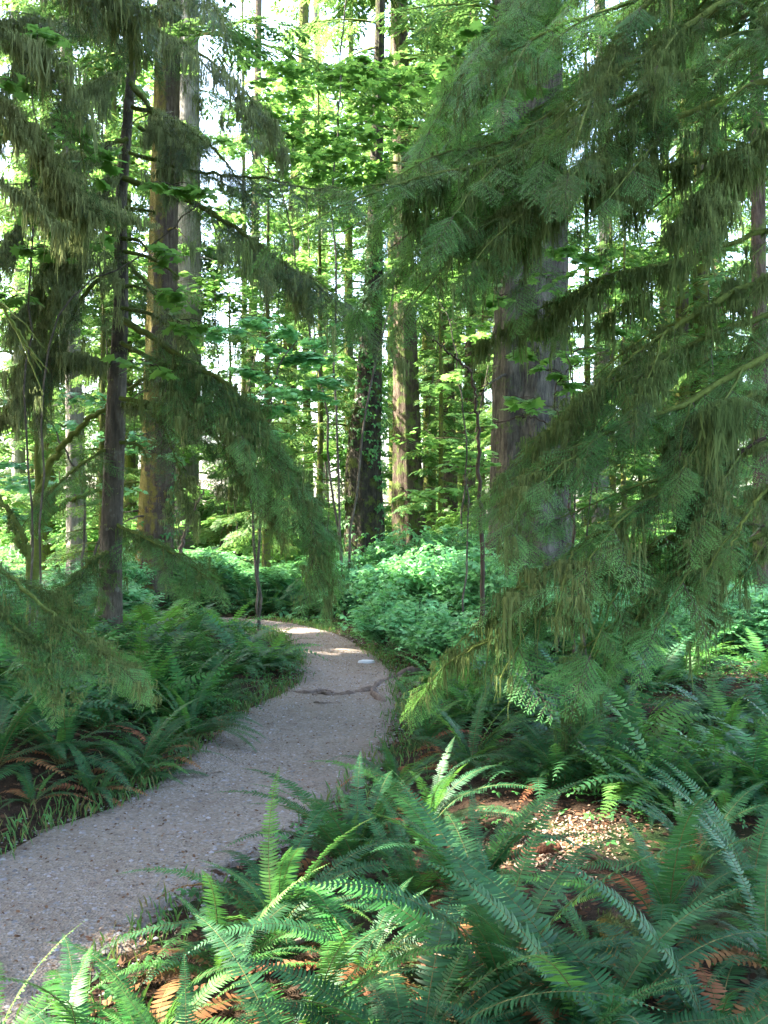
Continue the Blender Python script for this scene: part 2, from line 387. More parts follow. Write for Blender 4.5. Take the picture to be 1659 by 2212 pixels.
def frond_add(mb, fr, M, T, m=0, mr=1):
    V, F4, F3, RV, RF = fr
    W = V @ M.T + T; base = mb.n
    mb.V.append(W); mb.F.append((F4 + base, m)); mb.F.append((F3 + base, m)); mb.n += len(W)
    mb.add(RV @ M.T + T, RF, mr)
FR = [frond_t(a0, a1, 52, wd, sw, i) for i, (a0, a1, wd, sw) in enumerate([(62, -12, .082, .06), (56, -38, .085, -.08), (46, -42, .09, .10), (72, 8, .076, -.05), (38, -46, .085, .03), (60, -28, .082, .14), (30, -36, .088, -.12), (76, 22, .076, .05)])]
FRL = [frond_t(a0, a1, 20, .115, sw, 30 + i, lowres=True) for i, (a0, a1, sw) in enumerate([(62, -8, .04), (56, -34, -.06), (48, -42, .05), (70, 12, 0), (40, -36, -.03), (30, -30, .08)])]
FRM = []
for i, f in enumerate(FR):
    b = MB(); frond_add(b, f, np.eye(3), np.zeros(3)); FRM.append(b.mesh("frond", [M_FERN, M_RACH]))
FRMY = []
for i, f in enumerate(FR):
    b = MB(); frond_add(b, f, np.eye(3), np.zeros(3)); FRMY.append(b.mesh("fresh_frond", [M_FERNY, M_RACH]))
FRD = []
for i, (a0, a1) in enumerate([(25, -50), (10, -30), (35, -70)]):
    b = MB(); frond_add(b, frond_t(a0, a1, 26, .08, .08, 60 + i), np.eye(3), np.zeros(3)); FRD.append(b.mesh("dead_frond", [M_DEAD, M_RACH]))
from mathutils import Euler, Matrix
def fern(loc, size=.85, nf=15, label=None, fresh=.12, group=None, az=None, spread=None, dead=3, up=False):
    t = thing("sword_fern", loc, label, "fern", group)
    for i in range(nf):
        a = (az + U(-1, 1) * spread) if az is not None else i * 2.399 + U(-.3, .3)
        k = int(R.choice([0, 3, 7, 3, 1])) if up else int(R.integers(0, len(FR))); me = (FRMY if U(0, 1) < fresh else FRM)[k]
        s = size * .90 * U(.55, 1.1)
        put("frond", me, t, (U(-.03, .03), U(-.03, .03), 0), (U(-.25, .25), U(-.15, .12), a), s)
    for i in range(dead):
        put("dead_frond", FRD[i % 3], t, (0, 0, .02), (U(-.3, .3), U(-.1, .1), U(0, 6.28)), size * U(.6, .9))
    return t
FERNM = []
for v in range(7):
    b = MB(); nf = 15
    for i in range(nf):
        a = i * 2.399 + U(-.3, .3); e = Euler((U(-.25, .25), U(-.18, .12), a)).to_matrix(); s = U(.7, 1.15)
        frond_add(b, FRL[int(R.integers(0, 6))], np.array(e) * s, np.array([U(-.03, .03), U(-.03, .03), 0]))
    FERNM.append(b.mesh("fern", [M_FERN if v % 3 else M_FERNY, M_RACH]))

def spray_t(nsub, nneed, droop, seed, nl=.055, nw=.016, ang=52, sub=.45, wood=True):
    """flat lacy conifer spray, one unit long"""
    r = np.random.default_rng(seed); V = []; F = []; WV = []; WF = []
    def q(b, d, l, w_):
        z = np.array([0, 0, 1.]); s_ = np.cross(z, d); i = len(V)
        V.extend([b, b + d * l * .5 + s_ * w_, b + d * l, b + d * l * .5 - s_ * w_]); F.append([i, i + 1, i + 2, i + 3])
    def strip(a, b, w_):
        d = b - a; s_ = norm(np.cross([0, 0, 1.], d)) * w_; i = len(WV); WV.extend([a - s_, a + s_, b + s_ * .4, b - s_ * .4]); WF.append([i, i + 1, i + 2, i + 3])
    for i in range(nsub):
        s = (i + .6) / nsub; sg = 1 if i % 2 else -1
        b = np.array([s, .02 * math.sin(s * 7 + seed), -droop * s * s])
        l = sub * (1 - s) ** .75 * r.uniform(.75, 1.15) + .07
        a = math.radians(ang + r.uniform(-8, 8)) * sg
        dz = r.uniform(-.38, -.05)
        d = np.array([math.cos(a), math.sin(a), dz]); d /= np.linalg.norm(d)
        strip(b, b + d * l * .9, .004)
        nn = max(3, int(nneed * (l / sub)))
        for j in range(nn):
            u = (j + .5) / nn; bb = b + d * l * u + np.array([0, 0, -.10 * l * u * u])
            for s2 in (-1, 1):
                a2 = a + s2 * math.radians(r.uniform(34, 58)); dn = np.array([math.cos(a2), math.sin(a2), d[2] + r.uniform(-.16, .06)])
                q(bb, dn, nl * r.uniform(.8, 1.15), nw)
    strip(np.zeros(3), np.array([.5, 0, -droop * .25]), .008); strip(np.array([.5, 0, -droop * .25]), np.array([1, 0, -droop]), .005)
    t = [(np.array(V), np.array(F), 0)]
    if wood: t.append((np.array(WV), np.array(WF), 1))
    return t
SP_H = [spray_t(17, 13, .28, i, .070, .0085, 50, .5) for i in range(5)]           # near hemlock
SP_S = [spray_t(13, 12, .45, 10 + i, .075, .007, 40, .42) for i in range(3)]  # near spruce, drooping
SP_M = [spray_t(12, 5, .3, 20 + i, .13, .024) for i in range(3)]         # middle distance
SP_F = [spray_t(8, 2, .35, 30 + i, .30, .04, 50, .42, False) for i in range(3)]  # far
def strand_t(seed, w=.03):
    """a wisp of hanging moss: a wandering main strand with short ragged side strands"""
    r = np.random.default_rng(seed); VV = []; FF = []; n0 = 0
    def one(o, d, L, w, nseg):
        nonlocal n0
        s = np.linspace(0, 1, nseg + 1)[:, None]; p = o + (d * s + np.array([0, 0, -1.]) * s ** 1.6) * L * .6 + np.cumsum(r.normal(0, .035, (nseg + 1, 3)), 0) * L * s
        ww = (w * (1 - s[:, 0] ** 2) * r.uniform(.5, 1.3, nseg + 1) + .002)[:, None]; a = r.uniform(0, 3.14); e = np.array([math.cos(a), math.sin(a), 0])
        V = np.empty(((nseg + 1) * 2, 3)); V[0::2] = p - e * ww; V[1::2] = p + e * ww
        VV.append(V); FF.append(np.array([[2 * i, 2 * i + 1, 2 * i + 3, 2 * i + 2] for i in range(nseg)]) + n0); n0 += len(V); return p
    p = one(np.zeros(3), np.array([r.normal(0, .12), r.normal(0, .12), -.7]), 1.0, w, 5)
    for k in range(5):
        q = p[int(r.integers(0, 4))]; a = r.uniform(0, 6.28); one(q, np.array([math.cos(a) * .6, math.sin(a) * .6, -.5]), r.uniform(.2, .5), w * .6, 2)
    return [(np.vstack(VV), np.vstack(FF), 0)]
STR = [strand_t(i, .030 + .014 * (i % 3)) for i in range(12)]
def hang(mb, pts, clumps, length, per=14, spread=.04, dens=None):
    """clumps of hanging moss strands under the points of a branch"""
    pts = np.asarray(pts); i = R.integers(0, len(pts), clumps); C = pts[i] + R.normal(0, .015, (clumps, 3))
    if length > .15:                        # moss gathers on some stretches and leaves others bare
        ph = U(0, 6, 3); w_ = np.sin(C[:, 0] * 5.3 + ph[0]) + np.sin(C[:, 1] * 4.1 + ph[1]) + np.sin(C[:, 2] * 6.1 + ph[2])
        C = C[w_ + R.normal(0, .5, len(C)) > -.3]; w_ = 1
    n = len(C)
    if n == 0: return
    Lc = length * (.18 + U(0, 1, n) ** 2.6 * 1.15)
    idx = np.repeat(np.arange(n), per); o = R.normal(0, spread, (len(idx), 2)) * (.35 + Lc[idx] / length * .8)[:, None]; T = C[idx] + np.c_[o, np.zeros(len(idx))]
    L = Lc[idx] * U(.25, 1, len(idx)) * np.exp(-.5 * (np.linalg.norm(o, axis=1) / (spread * 1.3)) ** 2); wsc = np.clip(L, .08, .25) / .22
    k = keep_lit(T, .02); T = T[k]; L = L[k]; wsc = wsc[k]
    M = rotz(len(T), np.ones(len(T))); M[:, :, 2] *= L[:, None]; M[:, :, 0] *= (.17 * wsc)[:, None]; M[:, :, 1] *= (.17 * wsc)[:, None]
    v = R.integers(0, 12, len(T))
    for a in range(12): mb.inst(STR[a], M[v == a], T[v == a])
def conifer_bough(parent, origin, ctrl, r0=.02, tmpl=SP_H, size=.42, step=.07, moss=40, mlen=.3, mat=None, mossmat=None, nstart=.12, droop=.25, wood=None, per=14, side_moss=True, fan=1.0, name="branch", thick=1.0, forks=3.2):
    pts = catmull(ctrl, 40); L = np.linalg.norm(np.diff(pts, axis=0), axis=1).sum()
    pts[1:-1] += R.normal(0, .006, (38, 3))
    b = MB(); tube(b, pts, np.linspace(r0, .004, 40) * thick, 6)
    up = np.array([0, 0, 1.]); axes = [(pts, 1.0, 40)]
    T0 = norm(np.gradient(pts, axis=0)); nsec = int(L * forks)
    for i in range(nsec):                                   # forked side branches
        k = int(np.clip((nstart + .05 + .8 * (i + U(0, 1)) / nsec) * 39, 2, 36)); t = T0[k]; sd = norm(np.cross(t, up)) * (1 if i % 2 else -1)
        l = L * U(.14, .34) * (1.15 - .6 * k / 39); d = norm(t * U(.7, 1.3) + sd * U(.6, 1.1) + up * U(-.35, .12)); s_ = np.linspace(0, 1, 12)[:, None]
        q = pts[k] + d * s_ * l + (t * .25 - up * U(.2, .6)) * s_ ** 2 * l * .5 + np.cumsum(R.normal(0, .004, (12, 3)), 0)
        axes.append((q, .8, 12)); tube(b, q, np.linspace(r0 * .32, .003, 12), 4, cap=False)
    PO, DD, SS, src0 = [], [], [], []
    for q, scl, m in axes:
        l = np.linalg.norm(np.diff(q, axis=0), axis=1).sum(); ns = nstart if m == 40 else .1; T = norm(np.gradient(q, axis=0)); t = np.linspace(0, 1, m)
        n = max(2, int(l * (1 - ns) / (step * 1.35))); u = ns + (1 - ns) * (np.arange(n) + U(0, 1, n)) / n
        p_ = np.stack([np.interp(u, t, q[:, k]) for k in range(3)], 1); tan = np.stack([np.interp(u, t, T[:, k]) for k in range(3)], 1)
        sd = norm(np.cross(tan, up)); sg = np.where(np.arange(n) % 2, 1, -1)[:, None]
        D = norm(sd * sg + tan * U(.35, 1.3, n)[:, None] + up * (-droop * U(.1, 1.9, n))[:, None])
        sz = size * fan * scl * (.45 + .55 * np.sin(np.clip(u * 1.05, 0, 1) * np.pi * .8 + .35)) * np.clip(np.exp(R.normal(-.08, .34, n)), .3, 1.35); sz = np.minimum(sz, .46)
        PO += [p_, q[-1:], q[-1:]]; DD += [D, T[-1:], norm(T[-1:] + [[.2, .1, -.1]])]; SS += [sz, [min(size * scl * .8, .4), min(size * scl * .65, .35)]]; src0.append(q[m // 10:])
    pos = np.vstack(PO); D = np.vstack(DD); sz = np.concatenate(SS); src0 = np.vstack(src0)
    k = keep_lit(pos + D * sz[:, None] * .5, .22); D, pos, sz = D[k], pos[k], sz[k]
    M = frames(norm(D), np.tile(up, (len(D), 1)), R.normal(0, .28, len(D))) * sz[:, None, None]
    nb = MB(); v = R.integers(0, len(tmpl), len(pos))
    for a in range(len(tmpl)): nb.inst(tmpl[a], M[v == a], pos[v == a])
    br = b.build(name, wood or M_MBR, parent, origin, True)
    nb.build("needles", [mat or M_HEM, M_TWIG], br, origin)
    if moss:
        h = MB(); src = [src0, src0]
        if side_moss:
            for f in (.25, .5, .8): src.append(pos + D * sz[:, None] * f * np.array([1, 1, .8]))
        src = np.vstack(src); hang(h, src, int(moss * 2.1), mlen * .85, int(per * .95))
        hang(h, pts, int(L * 30), .05, 8, .015)
        h.build("hanging_moss", mossmat or M_MOSS, br, origin)
    return br
def far_from(pts, o): return pts

# maple leaf, facing up, ~1 unit across, stalk at origin
_l = [(0, 0), (.10, .10), (.34, .16), (.22, .26), (.42, .42), (.36, .52), (.20, .48), (.30, .78)][:0]
def maple_t():
    tips = [(-.42, .02), (-.50, .42), (-.28, .74), (0, .95), (.28, .74), (.50, .42), (.42, .02)]; pts = []
    for i, (x, y) in enumerate(tips):
        pts.append((x, y))
        if i < 6:
            x2, y2 = tips[i + 1]; mx, my = (x + x2) / 2, (y + y2) / 2; cx_, cy_ = 0, .34; pts.append((cx_ + (mx - cx_) * .66, cy_ + (my - cy_) * .66))
    pts = [(y, x) for x, y in pts]
    V = [(.34, 0, .0)] + [(x, y, -.12 * (abs(y)) - .10 * max(x - .4, 0)) for x, y in pts] + [(.05, 0, 0)]
    n = len(pts); F = [[0, i + 2, i + 1] for i in range(n - 1)] + [[0, n + 1, n], [0, 1, n + 1]]
    return [(np.array(V), np.array(F), 0)]
MAP = maple_t()
def trefoil_t():
    V = []; F = []
    for a, l in ((0, 1.0), (70, .8), (-70, .8)):
        c, s_ = math.cos(math.radians(a)), math.sin(math.radians(a)); i = len(V)
        for x, y, z in ((.12, 0, 0), (.40, .24, -.04), (.75, .18, -.08), (1, 0, -.16), (.75, -.18, -.08), (.40, -.24, -.04), (.5, 0, .03)):
            x *= l; y *= l; V.append((x * c - y * s_, x * s_ + y * c, z))
        F += [[i + 6, i + j, i + (j + 1) % 6] for j in range(6)]
    return [(np.array(V), np.array(F), 0)]
TRE = trefoil_t()
def oval_t():
    return [(np.array([(0, 0, 0), (.35, .25, .03), (.8, .2, 0), (1, 0, -.05), (.8, -.2, 0), (.35, -.25, .03)]), np.array([[0, 1, 2, 3, 4, 5]]), 0)]
OV = oval_t()
def leaves(mb, tmpl, C, size, tilt=.35, jit=.25, filt=True):
    n = len(C)
    if filt and n: k = keep_lit(C, .05 + .6 * float(np.max(size)) if np.max(size) > .07 else .05); C = C[k]; n = len(C); size = size[k] if not np.isscalar(size) else size
    a = U(0, 6.283, n); D = np.c_[np.cos(a), np.sin(a), R.normal(-.25, tilt * .5, n)]
    Up = np.c_[R.normal(0, tilt, (n, 2)), np.ones(n)]
    M = frames(norm(D), norm(Up)) * (np.asarray(size) * U(1 - jit, 1 + jit, n))[:, None, None]
    mb.inst(tmpl, M, C)

# ------------------------------------------------------------------ trunks
def trunk_mb(mb, ctrl, radii, n=28, flute=.05, rough=.03, seed=0, rings=70, ridges=9):
    pts = catmull(ctrl, rings); rad = np.interp(np.linspace(0, 1, rings), np.linspace(0, 1, len(radii)), radii)
    ph = np.random.default_rng(seed).uniform(0, 6, 6)
    def bump(rr, th, p):
        z = p[:, 2][:, None]; t = th[None]
        f = 1 + flute * np.sin(ridges * t + ph[0] + .6 * np.sin(z * .8 + ph[1])) * (1 + 1.2 * np.exp(-np.clip(z, 0, 9) / .6)) + flute * .7 * np.sin(3 * t + ph[2] + z * .3)
        f += rough * np.sin(z * 9 + 5 * np.sin(3 * t + ph[3])) * np.sin(17 * t + ph[4]) + rough * np.sin(z * 23 + 7 * t) * .5
        return rr * f
    tube(mb, pts, rad, n, 0, bump)
    return pts, rad
def trunk_px(spec, d, base_y=None):
    """spec: (px, py, width px) from the ground up -> control points, radii at distance d"""
    C = [P(px, py, d) for px, py, w in spec]; Rr = [w * d / FP / 2 for px, py, w in spec]
    z0 = H(C[0][0], C[0][1]); b = C[0].copy(); b[2] = z0 - .15
    if C[0][2] > z0 + .2: C = [b] + C; Rr = [Rr[0] * 1.25] + Rr
    else: C[0] = b
    return C, Rr
def stub(parent, origin, ctrl, r0, mat=None, moss=8, mlen=.12, name="branch"):
    pts = catmull(ctrl, 16); b = MB(); tube(b, pts, np.linspace(r0, r0 * .35, 16), 6); br = b.build(name, mat or M_MBR, parent, origin, True)
    if moss:
        h = MB(); hang(h, pts, moss * 3, mlen, 10, .02); h.build("hanging_moss", M_MOSS, br, origin)
    return br
def crown_sprays(mb, base, top, z0, Lmax, nbr, tmpl, size, step=.35, wood=None, power=.8, droop=.35, filt=True, keepz=None, az=None):
    """conifer crown: whorled drooping branches round a straight stem"""
    base = np.asarray(base, float); top = np.asarray(top, float); Ht = top[2] - base[2]
    PS, DS, SZ = [], [], []
    for i in range(nbr):
        f = (i + U(0, 1)) / nbr; z = z0 + (Ht - z0) * f; c = base + (top - base) * (z / Ht)
        L = Lmax * max(.12, (1 - f) ** power) * U(.6, 1.1); a = U(0, 6.283) if az is None else az + U(-1.3, 1.3)
        m = 8; s = np.linspace(0, 1, m); p = c + np.c_[np.cos(a) * L * s, np.sin(a) * L * s, L * (.12 * s - droop * s ** 2 + .05 * s ** 3)]
        if wood is not None: tube(wood, p, np.linspace(.012 + .010 * L, .004, m), 4, 1, cap=False)
        n = max(2, int(L / step * 2)); u = .2 + .8 * (np.arange(n) + U(0, 1, n)) / n
        q = np.stack([np.interp(u, s, p[:, k]) for k in range(3)], 1); t = np.array([math.cos(a), math.sin(a), -.3]); sd = np.array([-math.sin(a), math.cos(a), 0]); sg = np.where(np.arange(n) % 2, 1, -1)[:, None]
        PS.append(q); DS.append(norm(t * U(.3, 1.2, n)[:, None] + sd * sg + R.normal(0, .15, (n, 3)))); SZ.append(size * U(.6, 1.3, n) * (1.15 - .5 * u))
    PS, DS, SZ = np.vstack(PS), np.vstack(DS), np.concatenate(SZ)
    if filt: k = keep_lit(PS, .12) & keep_lit(PS + DS * SZ[:, None] * .5, .36) & keep_lit(PS + DS * SZ[:, None], .15); PS, DS, SZ = PS[k], DS[k], SZ[k]
    M = frames(DS, np.tile([0, 0, 1.], (len(DS), 1)), R.normal(0, .35, len(DS))) * SZ[:, None, None]; v = R.integers(0, len(tmpl), len(PS))
    for a in range(len(tmpl)): mb.inst(tmpl[a], M[v == a], PS[v == a])
def pt_sub(b): return b

# ------- the tall trees that frame the view
def tall_tree(spec, d, label, mat, name="tall_conifer", cat="tree", top=26, n=30, flute=.05, ridges=9, crown=None, seed=0, mossamt=0, mossmat=None, group=None):
    C, Rr = trunk_px(spec, d); b = C[0]; base = np.array([b[0], b[1], H(b[0], b[1])])
    last = C[-1]; dirv = (C[-1] - C[-2]) / max(C[-1][2] - C[-2][2], .1)
    C = C + [last + dirv * (top - last[2]) * .5, last + dirv * (top - last[2])]; Rr = Rr + [Rr[-1] * .7, Rr[-1] * .2]
    t = thing(name, base, label, cat, group)
    mb = MB(); pts, rad = trunk_mb(mb, C, Rr, n, flute, seed=seed, rings=110, ridges=ridges)
    for q in range(int(9 + seed % 5)):                       # broken dead stubs grown out of the stem
        z = U(1.2, 9); c = np.array([np.interp(z, pts[:, 2], pts[:, k]) for k in range(3)]); r_ = float(np.interp(z, pts[:, 2], rad)); a = U(0, 6.283); l = U(.25, 1.1)
        sx = np.linspace(0, 1, 8)[:, None]; e = np.array([math.cos(a), math.sin(a), 0]); p_ = c + e * (r_ * .6 + l * sx) + [0, 0, 1] * (.12 * l * sx - U(.1, .7) * l * sx ** 2) + R.normal(0, .012, (8, 3)) * sx
        tube(mb, p_, np.linspace(.022 + .02 * r_, .006, 8), 5)
    mb.build("trunk", mat, t, base, True)
    if crown:
        z0, L, nb, sz = crown; cb = MB(); crown_sprays(cb, base, C[-1], z0, L, nb, SP_F, sz, wood=cb); cb.build("crown", [M_FARN, M_MBR], t, base)
    if mossamt:
        h = MB(); k = R.integers(2, len(pts) * 6 // 10, mossamt); a = U(1.6, 5.0, mossamt)
        C2 = pts[k] + np.c_[np.cos(a), np.sin(a), a * 0] * (rad[k] * 1.02)[:, None] + np.c_[np.zeros((mossamt, 2)), U(-.15, .15, mossamt)]
        C2 = C2[C2[:, 2] > .2]
        hang(h, C2, len(C2), .16, 5, .03); h.build("moss", mossmat or M_MOSS, t, base)
    return t, base, pts, rad

t2 = tall_tree([(330, 1315, 84), (335, 1180, 76), (343, 1000, 70), (350, 700, 64), (356, 400, 58), (366, 0, 52)], 17.5, "thick trunk coated in ochre moss, behind the thin dark trunk on the left", M_BMOSS, "mossy_tree", seed=1, crown=(9.5, 3.6, 60, .75), mossamt=420, mossmat=M_MOSSO)
t3 = tall_tree([(395, 1230, 62), (400, 1000, 54), (408, 700, 50), (410, 400, 45), (408, 0, 40)], 27, "pale grey straight trunk just right of the ochre mossy trunk", M_BGREY, seed=2, flute=.07, ridges=13, crown=(6, 2.6, 30, .7))
t4 = tall_tree([(618, 1200, 40), (622, 1000, 34), (628, 700, 30), (636, 450, 26), (652, 200, 22), (658, 0, 20)], 31, "slim brown trunk standing in the bright gap left of centre", M_BFAR, seed=3, crown=(7, 2.2, 26, .7))
t5 = tall_tree([(788, 1185, 88), (785, 1000, 74), (795, 850, 58), (806, 640, 40), (812, 400, 28), (818, 200, 24), (822, 0, 20)], 21, "dark ivy-clad trunk with a swollen foot in the middle of the view", M_BIVY, "ivy_clad_tree", seed=4, crown=(9, 3.0, 50, .65), mossamt=260, mossmat=M_MOSSO)
def ivy(t, n, z0, z1, mat, size=.10):
    o, base, pts, rad = t; z = pts[:, 2]; zz = U(z0, z1, n); a = U(0, 6.283, n); c = np.stack([np.interp(zz, z, pts[:, k]) for k in range(3)], 1); r_ = np.interp(zz, z, rad)
    k = np.sin(a * 2 + zz) + np.sin(zz * 2.1) > -.6; c, r_, a = c[k], r_[k], a[k]; out = np.c_[np.cos(a), np.sin(a), a * 0]
    C2 = c + out * (r_ * 1.08 + U(0, .12, len(a)))[:, None]; b = MB(); M = frames(norm(out * .3 + [0, 0, -1] + R.normal(0, .3, (len(a), 3))), out) * (size * U(.6, 1.3, len(a)))[:, None, None]; b.inst(TRE, M, C2); b.build("ivy", mat, o, base)
ivy(t5, 1500, .3, 8, M_COV); ivy(t2, 240, .2, 2.4, M_COV)
t6 = tall_tree([(885, 1190, 76), (882, 1050, 64), (878, 850, 56), (872, 600, 44), (868, 300, 38), (862, 0, 34)], 24, "brown trunk with a sunlit patch near its foot, right of the ivy-clad trunk", M_BRED, seed=5, flute=.06, crown=(10, 3.4, 60, .7))
t7 = tall_tree([(972, 1180, 40), (970, 1000, 34), (966, 800, 30), (962, 400, 26), (960, 0, 22)], 31, "slim reddish brown trunk between the sunlit trunk and the broad cedar", M_BRED, seed=6, crown=(6.5, 3, 60, .7))
t8 = tall_tree([(1150, 1225, 190), (1147, 1080, 164), (1146, 700, 154), (1142, 400, 146), (1138, 100, 138)], 16.8, "broad dark grey cedar trunk with deep furrows, the widest trunk, right of centre", M_BCED, "cedar", seed=7, n=64, flute=.085, ridges=7, crown=(10, 3.4, 80, .7))
t10 = tall_tree([(1648, 1260, 40), (1645, 1000, 34), (1640, 600, 30)], 16, "slim brown trunk at the far right edge beyond the mossy boughs", M_BRED, seed=9, crown=(7, 2.6, 50, .6))
t11 = tall_tree([(165, 1215, 44), (162, 1000, 38), (158, 800, 34), (150, 400, 28)], 20, "straight grey trunk seen left of the thin dark trunk", M_BGREY, seed=10, crown=(6, 2.6, 60, .6))
for i, (px, w_, d, y0) in enumerate([(225, 30, 28, 1200), (540, 20, 44, 1168), (700, 20, 48, 1165), (925, 26, 34, 1170), (1015, 24, 30, 1180), (1300, 34, 26, 1190), (1480, 30, 24, 1195), (1560, 24, 36, 1180), (40, 26, 34, 1180), (110, 20, 42, 1170)]):
    tall_tree([(px, y0, w_ * 1.25), (px + U(-6, 6), 900, w_), (px + U(-14, 14), 500, w_ * .85), (px + U(-20, 20), 0, w_ * .7)], d, "slender brown trunk of a distant conifer in the sunlit background", [M_BFAR, M_BRED, M_BGREY][i % 3], "distant_conifer", n=14, seed=20 + i, crown=None if 420 < px < 620 else (3.0 + U(0, 3), 2.6, 60, .7), group="slender trunks in the background")

# ------- thin dark spruce on the left with drooping mossy boughs
d1 = 9.4
C, Rr = trunk_px([(238, 1330, 52), (240, 1180, 46), (250, 900, 42), (262, 640, 30), (262, 430, 25), (284, 160, 20), (292, -60, 17)], d1)
base1 = np.array([C[0][0], C[0][1], H(C[0][0], C[0][1])])
spruce = thing("spruce", base1, "thin dark spruce on the left with short bare stubs and drooping mossy boughs", "tree")
mb = MB(); trunk_mb(mb, C + [C[-1] + np.array([.2, 0, 4.]), C[-1] + np.array([.4, 0, 9.])], Rr + [.05, .015], 20, .03, seed=40, rings=120); mb.build("trunk", M_BDARK, spruce, base1, True)
h = MB(); q_ = resample(np.array([P(*a) for a in [(240, 1250, d1), (250, 900, d1), (262, 640, d1), (262, 430, d1), (284, 160, d1), (292, -60, d1)]]), 200); hang(h, q_[R.integers(0, 200, 260)] + R.normal(0, .05, (260, 3)), 260, .10, 8, .03); h.build("moss", M_MOSSG, spruce, base1)
def PP(l): return [P(*a) for a in l]
def LB(l, **k): return conifer_bough(spruce, base1, PP(l), **k)
sp = dict(tmpl=SP_S, mat=M_SPR, mossmat=M_MOSSG)
LB([(290, -160, 9.3), (250, -30, 8.8), (330, 55, 8.5), (430, 115, 8.4), (510, 180, 8.3), (570, 250, 8.2)], moss=190, mlen=.42, r0=.028, size=.36, **sp)
LB([(285, -40, 9.3), (200, 20, 8.9), (110, 60, 8.7), (30, 150, 8.6), (-20, 260, 8.5)], moss=150, mlen=.5, r0=.022, size=.36, **sp)
LB([(280, 150, 9.3), (200, 180, 9), (130, 240, 8.8), (100, 330, 8.7)], moss=110, mlen=.5, r0=.022, size=.34, **sp)
LB([(283, 180, 9.3), (330, 240, 9.1), (355, 290, 8.9), (362, 380, 8.8)], moss=110, mlen=.4, r0=.03, size=.34, **sp)
LB([(280, 330, 9.3), (430, 372, 9), (560, 385, 8.8), (660, 405, 8.7), (740, 415, 8.6)], moss=150, mlen=.26, r0=.02, size=.42, step=.06, **sp)
LB([(268, 385, 9.3), (420, 440, 9), (520, 500, 8.8), (600, 560, 8.6), (690, 620, 8.5), (780, 690, 8.4)], moss=330, mlen=.42, r0=.03, size=.46, step=.05, **sp)
LB([(262, 690, 9.3), (330, 730, 9.0), (420, 790, 8.8), (500, 840, 8.6), (580, 940, 8.5), (650, 1060, 8.4), (695, 1180, 8.4)], moss=330, mlen=.40, r0=.035, size=.52, step=.042, tmpl=SP_S + SP_H[:2], mat=M_HEM, mossmat=M_MOSS)
LB([(260, 860, 9.3), (360, 880, 9.1), (450, 930, 8.9), (520, 1010, 8.8), (600, 1100, 8.7)], moss=200, mlen=.36, r0=.025, size=.46, step=.06, tmpl=SP_S, mat=M_HEM, mossmat=M_MOSS)
LB([(262, 370, 9.4), (215, 400, 9.2), (150, 480, 9.1), (95, 590, 9.0), (30, 700, 8.9)], moss=220, mlen=.42, r0=.03, size=.34, **sp)
LB([(258, 385, 9.4), (220, 430, 9.1), (180, 500, 8.9), (150, 590, 8.8)], moss=150, mlen=.40, r0=.028, size=.30, **sp)
LB([(250, 790, 9.4), (160, 770, 9.1), (80, 820, 8.9), (0, 900, 8.8)], moss=170, mlen=.42, r0=.025, size=.34, **sp)
LB([(246, 960, 9.4), (180, 1000, 9.2), (110, 1060, 9.1), (40, 1150, 9.0)], moss=60, mlen=.2, r0=.02, size=.40, tmpl=SP_H, mat=M_HEM)
LB([(240, 1130, 9.4), (310, 1160, 9.1), (380, 1200, 8.9), (450, 1250, 8.7)], moss=120, mlen=.24, r0=.02, size=.44, tmpl=SP_H, mat=M_HEM)
LB([(240, 1190, 9.4), (200, 1210, 9.0), (150, 1260, 8.8), (90, 1330, 8.6)], moss=90, mlen=.24, r0=.02, size=.44, tmpl=SP_H, mat=M_HEM)
for l, k in [([(284, 60, 9.3), (180, 60, 9), (60, 40, 8.8), (-40, 80, 8.7)], 170), ([(285, 230, 9.3), (380, 262, 9.1), (470, 330, 8.9), (540, 430, 8.8)], 150), ([(276, 300, 9.3), (180, 330, 9.0), (80, 420, 8.8), (0, 560, 8.7)], 210),
             ([(262, 560, 9.4), (180, 640, 9.1), (120, 760, 9), (85, 880, 8.9)], 170), ([(290, -90, 9.3), (370, -60, 9.0), (450, 0, 8.8), (500, 80, 8.7)], 120), ([(262, 740, 9.3), (380, 810, 8.9), (460, 900, 8.7), (500, 1020, 8.6)], 170), ([(262, 500, 9.4), (180, 560, 9.1), (100, 690, 8.9), (30, 820, 8.8)], 190), ([(255, 870, 9.4), (320, 890, 9.1), (370, 960, 8.9), (400, 1080, 8.8)], 190), ([(266, 560, 9.4), (340, 640, 9.1), (400, 720, 9), (450, 820, 8.9)], 150)]:
    LB(l, moss=k, mlen=.36, r0=.024, size=.42, step=.06, **sp)
for l in [[(270, 450), (300, 452), (335, 458)], [(268, 478), (295, 482), (312, 497)], [(265, 515), (300, 520), (318, 540)], [(268, 543), (320, 555), (360, 578), (385, 597)], [(262, 620), (290, 618), (322, 630)],
          [(262, 665), (330, 680), (370, 715), (398, 750)], [(300, 275), (340, 300), (370, 335)], [(340, 240), (390, 280), (420, 310), (440, 340)], [(258, 955), (300, 962), (318, 990)]]:
    stub(spruce, base1, [P(x, y, 9.35 - .05 * i) for i, (x, y) in enumerate(l)], .022, M_MBR, 8, .1)
tall = None

